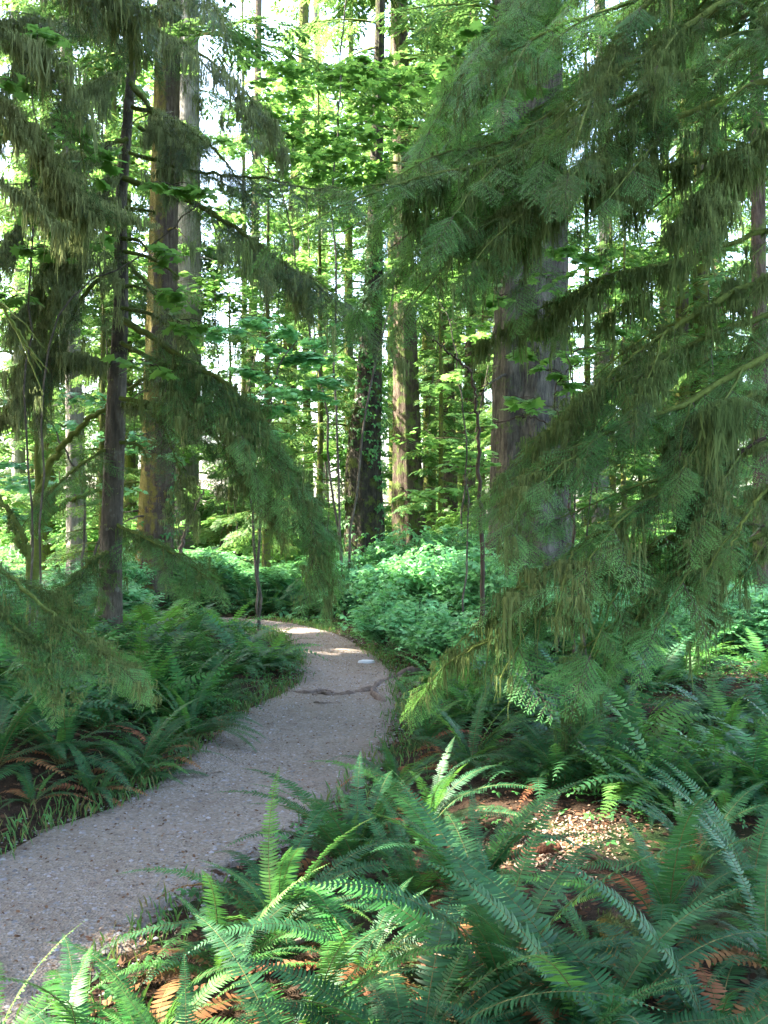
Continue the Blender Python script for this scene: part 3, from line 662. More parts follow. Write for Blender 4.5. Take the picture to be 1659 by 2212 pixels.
# ------- unseen conifer left of the frame whose bough ends reach in
bL = np.array([-2.95, 4.85, H(-2.95, 4.85)])
hemL = thing("hemlock", bL, "hemlock at the left edge whose low leafy boughs reach in over the ferns", "tree")
mb = MB(); trunk_mb(mb, [bL - [0, 0, .15], bL + [0, 0, 1.5], bL + [.05, 0, 5], bL + [.1, 0, 11]], [.15, .11, .08, .02], 18, .04, seed=41); mb.build("trunk", M_BDARK, hemL, bL, True)
def HB(l, **k):
    p = PP(l); p[0] = np.array([bL[0], bL[1], p[0][2]]); return conifer_bough(hemL, bL, p, **k)
HB([(-260, -120, 5.4), (-80, 20, 5.4), (80, 130, 5.5), (180, 250, 5.6)], moss=120, mlen=.34, r0=.018, size=.32, **sp)
HB([(-260, 100, 5.4), (-60, 180, 5.4), (60, 270, 5.5), (130, 380, 5.6)], moss=130, mlen=.34, r0=.018, size=.32, **sp)
HB([(-260, 560, 5.4), (-60, 620, 5.4), (60, 560, 5.6), (170, 500, 5.8)][:2] + [(30, 700, 5.5), (90, 800, 5.6)], moss=110, mlen=.30, r0=.018, size=.3, **sp)
HB([(-260, -300, 5.4), (0, -130, 5.4), (180, -50, 5.5), (320, 20, 5.6)], moss=150, mlen=.30, r0=.018, size=.36, **sp)
HB([(-260, 300, 5.4), (-60, 370, 5.4), (90, 430, 5.6), (200, 440, 5.8)], moss=130, mlen=.30, r0=.018, size=.34, **sp)
HB([(-260, 1080, 5.4), (-60, 1190, 5.3), (70, 1290, 5.2), (170, 1370, 5.1), (260, 1440, 5.0)], moss=120, mlen=.16, r0=.02, size=.27, step=.06, forks=1.6, droop=.15)
HB([(-260, 1200, 5.3), (-60, 1300, 5.1), (60, 1380, 5.0), (150, 1440, 4.9)], moss=90, mlen=.14, r0=.02, size=.24, step=.06, forks=1.4, droop=.15)

# ------- mossy conifer right of the frame: its boughs fill the right side
bR = np.array([3.75, 7.0, H(3.75, 7.0)])
hemR = thing("mossy_hemlock", bR, "big hemlock at the right edge with long moss-hung boughs sweeping down to the left", "tree")
mb = MB(); trunk_mb(mb, [bR - [0, 0, .15], bR + [0, 0, 1.5], bR + [.05, 0, 5], bR + [.1, 0, 14]], [.30, .22, .18, .03], 24, .05, seed=42); mb.build("trunk", M_BDARK, hemR, bR, True)
def RB(l, **k):
    dark = k.get('mat') is M_HEMD
    k['step'] = k.get('step', .05) * (1.5 if dark else 1.6); k['forks'] = 1.6 if dark else 2.2; k['droop'] = .25 if l[-1][1] < 1250 else .12; k['fan'] = .72 if dark else .80; k['moss'] = int(k['moss'] * .62)
    return conifer_bough(hemR, bR, PP(l), **k)
mz = dict(mossmat=M_MOSS)
RB([(1985, -330, 7), (1659, -130, 6.7), (1400, -10, 6.4), (1200, 60, 6.2), (1060, 140, 6.1)], moss=170, mlen=.35, r0=.03, size=.50, step=.05, **mz)
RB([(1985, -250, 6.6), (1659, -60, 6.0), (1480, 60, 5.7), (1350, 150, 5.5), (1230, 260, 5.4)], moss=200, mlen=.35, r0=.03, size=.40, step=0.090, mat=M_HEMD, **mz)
RB([(1985, -60, 7), (1659, 95, 6.7), (1400, 195, 6.3), (1200, 290, 6.0), (1000, 365, 5.8), (800, 400, 5.7)], moss=260, mlen=.34, r0=.035, size=.52, step=.045, **mz)
RB([(1985, 60, 6.8), (1700, 160, 6.4), (1480, 250, 6.2), (1300, 330, 6.0), (1150, 440, 5.9), (1010, 500, 5.8)], moss=260, mlen=.42, r0=.03, size=.46, step=.05, **mz)
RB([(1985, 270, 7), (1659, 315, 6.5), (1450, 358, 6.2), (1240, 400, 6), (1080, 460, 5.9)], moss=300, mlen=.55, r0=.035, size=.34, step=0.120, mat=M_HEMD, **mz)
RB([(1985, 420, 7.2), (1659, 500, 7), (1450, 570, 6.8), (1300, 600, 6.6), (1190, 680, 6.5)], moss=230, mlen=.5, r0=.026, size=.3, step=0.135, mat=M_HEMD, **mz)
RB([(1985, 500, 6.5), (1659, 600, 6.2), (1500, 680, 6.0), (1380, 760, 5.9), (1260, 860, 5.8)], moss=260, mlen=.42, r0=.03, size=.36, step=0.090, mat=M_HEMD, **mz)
RB([(1985, 580, 7), (1659, 680, 6.6), (1500, 740, 6.4), (1350, 810, 6.2), (1210, 910, 6.1), (1100, 1020, 6)], moss=240, mlen=.42, r0=.03, size=.46, step=.05, **mz)
RB([(1985, 660, 6.5), (1659, 770, 6.1), (1500, 860, 5.9), (1350, 920, 5.8), (1200, 990, 5.7), (1075, 1090, 5.6)], moss=240, mlen=.40, r0=.03, size=.54, step=.042, **mz)
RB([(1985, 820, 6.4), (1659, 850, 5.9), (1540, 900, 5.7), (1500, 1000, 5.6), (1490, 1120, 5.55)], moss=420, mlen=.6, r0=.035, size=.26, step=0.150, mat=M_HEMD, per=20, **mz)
RB([(1985, 860, 6.2), (1659, 960, 5.8), (1500, 1020, 5.6), (1350, 1110, 5.5), (1220, 1200, 5.4), (1120, 1280, 5.3)], moss=260, mlen=.45, r0=.03, size=.52, step=.045, **mz)
RB([(1985, 960, 6.1), (1659, 1080, 5.8), (1450, 1160, 5.7), (1300, 1240, 5.6), (1150, 1330, 5.5), (1010, 1410, 5.4)], moss=170, mlen=.3, r0=.03, size=.52, step=.045, **mz)
RB([(1985, 1020, 6.6), (1659, 1150, 6.4), (1480, 1230, 6.3), (1360, 1320, 6.2), (1260, 1400, 6.1)], moss=200, mlen=.4, r0=.025, size=.42, step=.055, **mz)
RB([(1985, 900, 5.4), (1740, 990, 5.2), (1640, 1080, 5.1), (1580, 1180, 5.0)], moss=160, mlen=.5, r0=.02, size=.26, step=0.150, mat=M_HEMD, **mz)
RB([(1985, -420, 6.8), (1700, -210, 6.4), (1500, -90, 6.1), (1370, 40, 5.9), (1290, 150, 5.8)], moss=200, mlen=.34, r0=.03, size=.44, step=0.083, mat=M_HEMD, **mz)
RB([(1985, 120, 6.2), (1760, 220, 5.9), (1600, 330, 5.7), (1490, 450, 5.6)], moss=230, mlen=.45, r0=.024, size=.34, step=0.105, mat=M_HEMD, **mz)
RB([(1985, -180, 7.4), (1600, -10, 7.1), (1350, 120, 6.9), (1120, 290, 6.7), (960, 330, 6.6)], moss=130, mlen=.3, r0=.03, size=.56, step=.045, **mz)
# airy fans far out
for l_ in ([(1985, -200, 8.8), (1600, 0, 8.6), (1300, 150, 8.4), (1120, 260, 8.3), (980, 330, 8.2)],
           [(1985, -600, 8.8), (1600, -300, 8.6), (1300, -120, 8.4), (1150, 10, 8.3), (1050, 110, 8.2)]):
    conifer_bough(hemR, bR, PP(l_), moss=50, mlen=.25, r0=.028, size=.5, step=.075, forks=2.2, mossmat=M_MOSS)
RB([(1985, -120, 7.8), (1600, 100, 7.5), (1300, 330, 7.2), (1080, 420, 7.0), (900, 500, 6.9)], moss=90, mlen=.25, r0=.026, size=.60, step=.045, **mz)
RB([(1985, -400, 8.2), (1500, -180, 8), (1250, -60, 7.8), (1080, 60, 7.6), (1000, 160, 7.5)], moss=90, mlen=.25, r0=.026, size=.60, step=.045, **mz)
for l in [[(1740, 1160), (1600, 1130), (1480, 1150), (1350, 1240)], [(1740, 900), (1580, 1000), (1560, 1180), (1540, 1330)]]:
    stub(hemR, bR, [P(x, y, 5.7) for x, y in l], .012, M_TWIG, 30, .3)
cb = MB(); crown_sprays(cb, bR, bR + [0, 0, 14], 5.2, 3.0, 70, SP_F, .55, wood=cb); cb.build("crown", [M_SPR, M_MBR], hemR, bR)

# ------- vine maples
def maple(base, stems, layers, label, mat, size=.11, name="vine_maple", stemr=.02, group=None, stemmat=None):
    t = thing(name, base, label, "tree", group)
    for s in stems:
        b = MB(); p = catmull(s, 24); p[1:] += (np.cumsum(R.normal(0, .03, (23, 3)), 0)) * [1, 1, .2]; tube(b, p, np.linspace(stemr, stemr * .45, 24), 7); b.build("stem", stemmat or M_BDARK, t, base, True)
    lb = MB()
    for (c, rx, ry, n, slope) in layers:
        c = np.asarray(c, float); m = max(4, n // 22)
        # twigs radiate from a hub, leaves sit along them
        hub = c; a = U(0, 6.283, m); L = np.sqrt(U(.05, 1, m)); e = np.c_[np.cos(a) * L * rx, np.sin(a) * L * ry, R.normal(0, .10, m) * rx - slope * L * rx + .15 * np.cos(a) * rx * R.normal(0, .5)]
        PT = []
        for k in range(m):
            s = np.linspace(0, 1, 6)[:, None]; q = hub + e[k] * s + [0, 0, 1] * (.10 * rx * np.sin(s * np.pi)); tube(lb, q, np.linspace(.006, .002, 6), 3, 1, cap=False)
            kk = max(3, int(n / m)); u = np.sqrt(U(.04, 1.05, kk))[:, None]
            PT.append(hub + e[k] * u + np.c_[R.normal(0, .10 * rx, kk), R.normal(0, .10 * ry, kk), R.normal(0, .045 * rx, kk)])
        leaves(lb, MAP, np.vstack(PT), size, .30)
    lb.build("foliage", [mat, M_TWIG], t, base)
    return t
def lay(px, py, d, r, n, slope=.15, ry=None): return (P(px, py, d), r, ry or r, n, slope)
def gb(px, d): x = (px - 829.5) / FP * d; return np.array([x, d, H(x, d)])
def to(px, d, *pts): return [gb(px, d)] + [P(*q) for q in pts]
b = gb(745, 15)
L_ = [lay(U(560, 960), U(150, 620), U(13.5, 17), U(.55, .95), int(U(120, 190))) for _ in range(17)] + [lay(U(480, 960), U(120, 420), U(14, 17), U(.6, 1.0), 190) for _ in range(12)]
maple(b, [to(745, 15, (738, 900, 15), (730, 430, 15), (742, 150, 15), (760, -30, 15)), to(745, 15.1, (700, 800, 15), (640, 500, 15), (560, 330, 15)), to(745, 15.1, (800, 850, 15), (860, 560, 15.5), (930, 330, 15.5))],
      L_, "bright vine maple with a thin pale stem filling the middle of the view", M_MAP, .13)
b = gb(560, 12.5)
L_ = [lay(U(440, 760), U(690, 950), U(11.5, 13.5), U(.4, .65), int(U(90, 130))) for _ in range(15)]
maple(b, [to(560, 12.5, (575, 1050, 12.5), (600, 850, 12.5), (660, 740, 12.5)), to(560, 12.5, (540, 1000, 12.5), (500, 830, 12.5))], L_, "vine maple with blue-green leaves left of the ivy-clad trunk", M_SHR, .12)
b = gb(1262, 8.6)
L_ = [lay(x, y, 8.6 + U(-.3, .3), U(.22, .34), 22) for x, y in [(1180, 600), (1230, 650), (1170, 720), (1240, 760), (1180, 800), (1270, 830), (1200, 880), (1290, 700), (1330, 610), (1350, 900), (1120, 860), (1290, 560), (1150, 470), (1400, 760), (1180, 950), (1120, 520), (1200, 420), (1080, 640), (1110, 760), (1220, 540), (1130, 200), (1180, 300), (1000, 120), (1070, 210), (950, 260), (1100, 350), (1010, 330), (1240, 180), (1040, 60), (930, 160)]]
maple(b, [to(1262, 8.6, (1255, 1000, 8.6), (1240, 780, 8.6), (1190, 600, 8.6)), to(1262, 8.6, (1300, 900, 8.6), (1330, 620, 8.6))], L_, "young maple with bright big leaves in front of the broad cedar", M_MAP, .14, stemr=.010)
b = gb(60, 8.2)
L_ = [lay(x, y, 8.0 + U(-.4, .4), U(.22, .36), 24) for x, y in [(60, 290), (110, 470), (150, 500), (40, 80), (90, 60), (190, 300), (130, 270), (60, 540), (220, 330), (30, 640), (120, 380), (370, 400), (430, 410), (60, 160), (380, 640), (360, 540), (330, 790), (400, 690)]]
maple(b, [to(60, 8.2, (80, 800, 8.2), (95, 400, 8.1), (70, 60, 8)), to(60, 8.2, (110, 700, 8.2), (240, 560, 8.4), (420, 410, 8.4))], L_, "young maple with big bright leaves behind the mossy boughs on the left", M_MAP, .13, stemr=.010)
b = gb(1010, 11.5)
L_ = [lay(x, y, 11.5 + U(-.5, .5), U(.35, .55), int(U(50, 80))) for x, y in [(940, 620), (980, 700), (1010, 620), (960, 820), (880, 560), (1030, 900), (990, 980), (1040, 1010), (950, 1060)]]
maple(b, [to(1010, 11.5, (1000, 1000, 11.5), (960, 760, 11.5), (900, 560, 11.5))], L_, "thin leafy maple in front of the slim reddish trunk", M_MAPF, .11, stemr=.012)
b = gb(190, 13)
L_ = [lay(U(-20, 440), U(820, 1180), U(11.5, 14), U(.4, .8), int(U(60, 110)), .05) for _ in range(12)]
maple(b, [to(190, 13, (170, 1050, 13), (90, 900, 13)), to(190, 13, (230, 1000, 13), (330, 900, 13))], L_, "layered understorey maple behind the thin dark spruce's foot", M_SHR, .10, stemr=.02)
# background: sunlit maples
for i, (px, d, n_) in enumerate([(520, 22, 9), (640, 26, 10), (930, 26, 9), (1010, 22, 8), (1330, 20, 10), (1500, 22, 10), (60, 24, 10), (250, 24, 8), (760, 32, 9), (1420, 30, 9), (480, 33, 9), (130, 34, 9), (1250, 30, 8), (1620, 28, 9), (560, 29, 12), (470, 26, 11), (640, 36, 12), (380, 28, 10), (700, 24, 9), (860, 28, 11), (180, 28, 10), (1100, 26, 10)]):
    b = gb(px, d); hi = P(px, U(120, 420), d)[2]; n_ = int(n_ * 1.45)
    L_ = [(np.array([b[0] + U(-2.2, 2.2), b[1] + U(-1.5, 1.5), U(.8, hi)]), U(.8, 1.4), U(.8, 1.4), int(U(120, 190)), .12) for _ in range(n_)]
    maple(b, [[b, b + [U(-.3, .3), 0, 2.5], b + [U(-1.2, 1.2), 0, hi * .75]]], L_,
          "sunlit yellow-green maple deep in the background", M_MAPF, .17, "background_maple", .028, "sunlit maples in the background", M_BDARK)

# ------- leaning mossy stems at left
def stem_thing(name, pl, r, label, cat, mat, moss=60, ml=.14):
    base = pl[0]; t = thing(name, base, label, cat)
    for i, (p, rr) in enumerate(zip(pl[1], r)):
        b = MB(); q = catmull(p, 40); q[1:] += R.normal(0, .012, (39, 3)); tube(b, q, np.linspace(rr, rr * .4, 40), 8); br = b.build("stem" if i == 0 else "branch", mat, t, base, True)
        if moss: h = MB(); hang(h, q, moss, ml, 10, .02); h.build("hanging_moss", M_MOSS, br, base)
    return t
b = gb(72, 10.5)
stem_thing("mossy_sapling", (b, [to(72, 10.5, (85, 1000, 10.5), (98, 850, 10.4), (112, 700, 10.4), (120, 500, 10.3)), PP([(80, 1080, 10.5), (110, 1000, 10.4), (165, 930, 10.2), (240, 870, 10.1), (330, 800, 10)]), PP([(78, 1150, 10.5), (120, 1100, 10.3), (200, 1065, 10.2), (300, 1040, 10.2)])]), [.05, .045, .035],
           "dark crooked sapling on the left with mossy arching branches", "tree", M_MBR, 50, .16)
b = gb(60, 8.4)
stem_thing("mossy_snag", (b, [to(62, 8.4, (65, 1230, 8.4), (45, 1150, 8.4), (0, 1080, 8.4), (-80, 1000, 8.4)), PP([(58, 1200, 8.4), (30, 1150, 8.3), (15, 1090, 8.3)])]), [.035, .022], "leaning mossy branch rising at the lower left edge", "branch", M_MBR, 60, .1)
b = gb(1040, 10)
stem_thing("dead_sapling", (b, [to(1040, 10, (1038, 1080, 10), (1030, 900, 10), (1018, 800, 10)), PP([(1018, 805, 10), (985, 775, 9.9), (950, 745, 9.8), (905, 700, 9.8)]), PP([(1024, 870, 10), (1050, 830, 10.1), (1075, 760, 10.1)])]), [.026, .014, .009],
           "thin bare dead sapling with a knob, standing in front of the shrubs", "sapling", M_TWIG, 12, .1)
b = gb(1190, 8.4)
stem_thing("bare_twig", (b, [to(1240, 8.4, (1230, 1010, 8.4), (1160, 905, 8.4), (1070, 915, 8.3)), PP([(1230, 1010, 8.4), (1200, 850, 8.3), (1250, 780, 8.3)])]), [.012, .008], "bare grey twig crossing in front of the broad cedar", "branch", M_TWIG, 16, .12)
b = gb(395, 12); stem_thing("broken_branch", (b, [PP([(385, 1215, 14), (400, 1150, 13.8), (425, 1090, 13.6), (440, 1060, 13.5)])]), [.03], "pale broken branch leaning by the foot of the pale grey trunk", "branch", M_ROOT, 0)

# ------- roots and small things on the trail
def gpts(l, dz=.0): return [G(x, y) + [0, 0, dz] for x, y in l]
def root(l, r, label, wob=.01):
    p = gpts(l); q = catmull(p, 40); q[:, 2] = hgt(q[:, 0], q[:, 1]) + r * .35; q[0, 2] -= r * 2; q[-1, 2] -= r * 2; q[1:-1] += R.normal(0, wob * .5, (38, 3)) * [1, 1, .5]
    b = MB(); base = p[len(p) // 2]; q[:, 2] += -.35 * r + .5 * r * np.sin(np.linspace(0, 9, 40) + r * 300); tube(b, q, r * (1 - .55 * np.linspace(0, 1, 40)) * (1 + .25 * np.sin(np.linspace(0, 17, 40)) + R.normal(0, .14, 40)), 10, 0, lambda rr, th, z: rr * (1 + .22 * np.sin(3 * th[None] + z[:, :1] * 9) + R.normal(0, .05, rr.shape)))
    tag(b.build("tree_root", M_ROOT, None, base, True), label, "root", "roots across the trail")
root([(905, 1452), (872, 1458), (845, 1464), (815, 1480), (806, 1497), (818, 1512), (838, 1518)], .045, "thick curling root hooking down at the trail's right edge")
root([(812, 1492), (770, 1496), (735, 1500), (700, 1494), (660, 1499), (612, 1490)], .026, "long thin root lying right across the trail")
root([(760, 1499), (720, 1503), (690, 1500), (665, 1507)], .030, "short gnarled root in the middle of the trail")
root([(735, 1516), (700, 1521), (668, 1519), (652, 1522)], .014, "small loose-looking root nearest the camera on the trail")
root([(860, 1466), (890, 1472), (905, 1490), (900, 1515)], .03, "root bending round into the ferns right of the trail")
b = MB(); q = G(792, 1432); th = np.linspace(0, 6.283, 9, endpoint=False); rr = .075 * U(.8, 1.15, 9)
V = np.vstack([np.c_[np.cos(th) * rr * 1.3, np.sin(th) * rr, th * 0 - .01], np.c_[np.cos(th) * rr * 1.1, np.sin(th) * rr * .85, .028 + th * 0], [[0, 0, .034]]]) + q
b.add(V, [[i, (i + 1) % 9, 9 + (i + 1) % 9, 9 + i] for i in range(9)]); b.add(V, [[9 + i, 9 + (i + 1) % 9, 18] for i in range(9)])
tag(b.build("stone", M_PALE, None, q, True), "small pale blue-white flat stone at the trail's right edge", "stone")

# rotten wood and sticks among the near ferns
def log(l, r0, r1, label, mat, name="rotten_log", dz=0, rough=.12, moss=0):
    p = catmull(gpts(l), 14); p[:, 2] = hgt(p[:, 0], p[:, 1]) + r0 * .6 + dz; base = p[0]
    b = MB(); ph = U(0, 6)
    tube(b, p, np.linspace(r0, r1, 14), 14, 0, lambda rr, th, q: rr * (1 + rough * np.sin(5 * th[None] + ph + q[:, :1] * 20) + rough * R.normal(0, .5, rr.shape)))
    if not moss: return tag(b.build(name, mat, None, base, False), label, name.replace('_', ' '))
    t = thing(name, base, label, "log"); b.build("wood", mat, t, base); h = MB(); hang(h, p + [0, 0, r0], moss, .06, 12, .03); h.build("moss", M_MOSS, t, base); return t
log([(945, 1975), (985, 2045), (1040, 2110)], .05, .04, "crumbling red rotten log showing sunlit between the near ferns", M_ROT)
log([(1262, 1850), (1300, 1872), (1345, 1895)], .022, .018, "short dark fallen stick on the bare patch right of centre", M_TWIG, "stick", .02)
log([(1325, 2050), (1355, 2110), (1390, 2170)], .06, .05, "mossy stump end poking out of the ferns at lower right", M_BMOSS, "mossy_log", .04, moss=60)
log([(1460, 2150), (1490, 2215), (1500, 2260)], .04, .03, "red rotten branch right of the mossy stump end", M_ROT)
log([(780, 2190), (860, 2215), (930, 2240)], .05, .045, "rotten red log at the bottom edge of the picture", M_ROT)
log([(600, 2070), (680, 2035), (740, 2000)], .012, .008, "thin grey stick lying under the near ferns left of centre", M_ROOT, "stick", .02)
log([(1060, 1855), (1130, 1850), (1210, 1840)], .03, .02, "rotten wood strip in the sunlit bare patch", M_ROT)

# ------------------------------------------------------------------ ferns
NEAR = [  # px, py of the foot, size, fronds, fresh share, label
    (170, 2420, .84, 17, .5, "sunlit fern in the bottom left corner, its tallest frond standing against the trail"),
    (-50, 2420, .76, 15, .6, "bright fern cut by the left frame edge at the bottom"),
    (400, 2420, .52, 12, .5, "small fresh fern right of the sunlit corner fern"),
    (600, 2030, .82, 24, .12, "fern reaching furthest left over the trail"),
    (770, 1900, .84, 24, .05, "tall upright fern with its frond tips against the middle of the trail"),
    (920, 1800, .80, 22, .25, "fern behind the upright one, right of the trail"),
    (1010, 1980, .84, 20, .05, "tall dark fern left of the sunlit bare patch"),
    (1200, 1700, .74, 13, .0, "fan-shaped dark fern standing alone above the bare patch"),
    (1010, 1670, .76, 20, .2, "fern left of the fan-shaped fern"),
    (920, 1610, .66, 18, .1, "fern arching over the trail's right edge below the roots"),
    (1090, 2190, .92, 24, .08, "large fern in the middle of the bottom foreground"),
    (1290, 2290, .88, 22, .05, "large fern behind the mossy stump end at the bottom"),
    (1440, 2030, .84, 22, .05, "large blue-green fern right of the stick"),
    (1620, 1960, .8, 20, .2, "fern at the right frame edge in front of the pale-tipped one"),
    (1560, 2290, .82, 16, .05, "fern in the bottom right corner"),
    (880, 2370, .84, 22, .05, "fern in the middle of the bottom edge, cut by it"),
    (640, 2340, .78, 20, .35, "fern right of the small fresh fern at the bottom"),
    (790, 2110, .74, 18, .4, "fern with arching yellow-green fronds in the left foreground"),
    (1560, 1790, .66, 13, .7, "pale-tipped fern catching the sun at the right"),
    (1440, 1760, .62, 13, .1, "fern just right of the sunlit bare patch"),
    (1290, 2090, .52, 12, .15, "fern just below the short dark stick"),
    (1680, 2120, .74, 14, .05, "fern cut by the right frame edge near the bottom"),
    (300, 1690, .74, 22, .1, "lowest fern on the left bank, arching over the trail edge"),
    (130, 1650, .84, 24, .1, "broad fern in the middle of the left bank"),
    (-10, 1660, .82, 22, .05, "fern cut by the left frame edge on the bank"),
    (330, 2280, .66, 15, .5, "sunlit fern between the corner fern and the small fern lying over the trail"),
    (480, 2120, .66, 18, .3, "small fern lying over the trail's near edge, above the sunlit corner fern"),
    (890, 1960, .70, 16, .15, "fern squeezed between the upright fern and the tall dark one"),
    (1140, 2050, .5, 14, .3, "yellow-green fern left of the stick, below the sunlit patch"),
    (860, 1700, .60, 14, .1, "fern leaning over the trail edge behind the upright one"),
    (1500, 1880, .66, 16, .1, "fern between the blue-green one and the right frame edge"),
    (1180, 2390, .8, 16, .05, "fern cut by the bottom edge right of the middle"),
    (1420, 2390, .8, 16, .05, "fern cut by the bottom edge below the red rotten branch"),
    (210, 1580, .72, 18, .05, "fern higher on the left bank behind the broad one"),
    (330, 1650, .6, 16, .05, "fern spilling over the lowest part of the left bank to the trail"),
    (460, 1560, .62, 16, .1, "fern at the top of the straight trail edge on the left"),
    (200, 1720, .52, 14, .05, "small arching fern nearest the trail on the left bank"),
    (70, 1740, .5, 10, .1, "small fern low at the left frame edge near the trail"),
    (400, 1600, .76, 20, .1, "fern on the left bank where the trail narrows"),
]
for (px, py, s, nf, fr, lb) in NEAR:
    g = G(px, py); fern(tuple(g), s, nf, lb, fr, up='tall upright' in lb or 'tall dark' in lb or 'upright fern' in lb or 'fan-shaped dark' in lb)
BARE = G(1235, 1800)
def far_fern(x, y, s, label, group):
    o = put("fern", FERNM[int(R.integers(0, 7))], None, (x, y, H(x, y)), (U(-.08, .08), U(-.08, .08), U(0, 6.28)), s); tag(o, label, "fern", group)
for (a, b_, c_, d_, n_, s, lb, gr) in [
    (-60, 330, 1450, 1600, 22, .82, "fern in the dark thicket on the left bank", "ferns on the left bank"),
    (260, 610, 1420, 1560, 34, .66, "fern crowding the trail's left edge where it narrows", "ferns on the trail's left edge"),
    (0, 560, 1375, 1450, 20, .80, "fern in the back rows of the left bank", "ferns on the left bank behind"),
    (330, 760, 1290, 1335, 22, .95, "fern in the band beyond the bend of the trail", "ferns beyond the bend"),
    (880, 1180, 1470, 1590, 18, .56, "small fern right of the trail beside the roots", "ferns right of the roots"),
    (1150, 1700, 1540, 1760, 36, .58, "low fern in the dark hollow under the mossy boughs", "ferns under the mossy boughs"),
    (1000, 1700, 1380, 1500, 30, .7, "fern in the shade behind the mossy boughs", "ferns in the shade at the right"),
    (900, 1200, 1370, 1450, 6, .62, "fern at the foot of the shrub thicket", "ferns at the foot of the shrubs")]:
    k = 0; tries = 0
    while k < n_ and tries < 400:
        tries += 1; g = G(U(a, b_), U(c_, d_))
        if path_dist(g[0], g[1])[0] < .22 or math.hypot(g[0] - BARE[0], g[1] - BARE[1]) < .45: continue
        far_fern(g[0], g[1], s * U(.8, 1.2), lb, gr); k += 1

# ------------------------------------------------------------------ shrubs
def shrub_mesh(n, rx, rz, leaf, seed, mat):
    lb = MB(); wb = MB(); m = 26
    a = U(0, 6.283, m); rr = np.sqrt(U(0, 1, m)) * rx; hh = rz * (1.05 - .5 * (rr / rx) ** 2) * U(.8, 1.08, m); C = []
    for k in range(m):
        e = np.array([math.cos(a[k]) * rr[k], math.sin(a[k]) * rr[k], hh[k]]); s = np.linspace(0, 1, 7)[:, None]; q = e * np.c_[s ** 1.3, s ** 1.3, s ** .8]; tube(wb, q, np.linspace(.007, .003, 7), 4, cap=False)
        kk = n // m; u = U(.15, 1.03, kk) ** .7; p = np.stack([np.interp(u, s[:, 0], q[:, j]) for j in range(3)], 1) + R.normal(0, rx * .13, (kk, 3)) * [1, 1, .6]; C.append(p)
    C = np.vstack(C); C = C[C[:, 2] > .02]; leaves(lb, TRE, C, leaf, .38, .3, False)
    return lb.mesh("foliage", mat), wb.mesh("stems", M_TWIG)
SHM = [shrub_mesh(1500, .62, 1.0, .085, i, M_SHR) for i in range(4)]
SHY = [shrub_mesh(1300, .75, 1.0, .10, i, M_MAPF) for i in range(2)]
def shrub(x, y, s, label, group, lib=SHM, name="salmonberry_bush", sz=None):
    t = thing(name, (x, y, H(x, y)), label, "shrub", group); k = int(R.integers(0, len(lib))); t.rotation_euler = (0, 0, U(0, 6.28)); t.scale = (s, s, sz or s)
    put("foliage", lib[k][0], t); put("stems", lib[k][1], t)
for px, py, s, sz in [(760, 1345, 1.0, .95), (850, 1360, 1.1, 1.05), (930, 1370, 1.2, 1.15), (1010, 1380, 1.2, 1.2), (1080, 1390, 1.1, 1.1), (830, 1400, .85, .70), (900, 1425, .85, .65), (960, 1445, .8, .6), (1040, 1450, .8, .6), (790, 1310, 1.2, 1.1), (880, 1305, 1.4, 1.35), (980, 1300, 1.4, 1.45), (1080, 1310, 1.3, 1.3), (730, 1300, 1.1, .9), (1150, 1400, 1.0, .9)]:
    g = G(px, py)
    if path_dist(g[0], g[1])[0] > .05 * s: shrub(g[0], g[1], s, "leafy salmonberry bush in the dense thicket right of the trail", "salmonberry bushes right of the trail", sz=sz)
for i in range(14):
    g = G(U(360, 740), U(1262, 1300)); shrub(g[0], g[1], U(.9, 1.3), "low leafy bush in the band behind the bend of the trail", "bushes behind the bend", sz=U(.6, .95))
for i in range(34):
    g = G(U(1180, 1750), U(1260, 1420)); shrub(g[0], g[1], U(.8, 1.2), "low bright bush beyond the moss-hung boughs at right", "bushes at the right", sz=U(.45, .8))
for i in range(10):
    g = G(U(-50, 330), U(1300, 1370)); shrub(g[0], g[1], U(.8, 1.2), "low bush in the shade behind the left bank", "bushes behind the left bank", sz=U(.5, .9))
for i in range(34):
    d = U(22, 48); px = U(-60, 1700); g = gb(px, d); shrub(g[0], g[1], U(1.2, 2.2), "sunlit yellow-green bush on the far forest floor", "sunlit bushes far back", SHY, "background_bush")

# ------------------------------------------------------------------ forest floor: cover, litter, grass
def scatter(n, box, cond):
    x = U(box[0], box[1], n); y = U(box[2], box[3], n); k = cond(x, y); return x[k], y[k]
def infr(x, y, m=.6): return np.abs(x) < y * .386 + m
def chunk_pd(x, y):
    return np.concatenate([path_dist(x[i:i + 4000], y[i:i + 4000]) for i in range(0, len(x), 4000)]) if len(x) else x
x, y = scatter(60000, (-7, 7, 2, 17), infr); pd = chunk_pd(x, y)
patch = np.sin(x * 1.9 + 2) * np.sin(y * 1.7 + x) + R.normal(0, .35, len(x))
k = (pd > -.02) & (patch > np.where(x > 0, np.where(y < 9, .35, -.2), -.25)); x, y = x[k], y[k]
mb = MB(); z = np.zeros(len(x)); leaves(mb, TRE, np.c_[x, y, np.concatenate([hgt(x[i:i + 4000], y[i:i + 4000]) for i in range(0, len(x), 4000)]) + U(.01, .09, len(x))], .038, .3, .4, False)
tag(mb.build("ground_cover", M_COV), "low leafy ground cover between the ferns", None, kind="stuff")
x, y = scatter(60000, (-5, 6, 2, 12), infr); pd = chunk_pd(x, y); k = pd > -.12; x, y = x[k], y[k]; x, y = x[:26000], y[:26000]
mb = MB(); Cc = np.c_[x, y, hgt(x[:1], y[:1])[0] + np.concatenate([hgt(x[i:i + 4000], y[i:i + 4000]) for i in range(0, len(x), 4000)]) - hgt(x[:1], y[:1])[0] + .006]
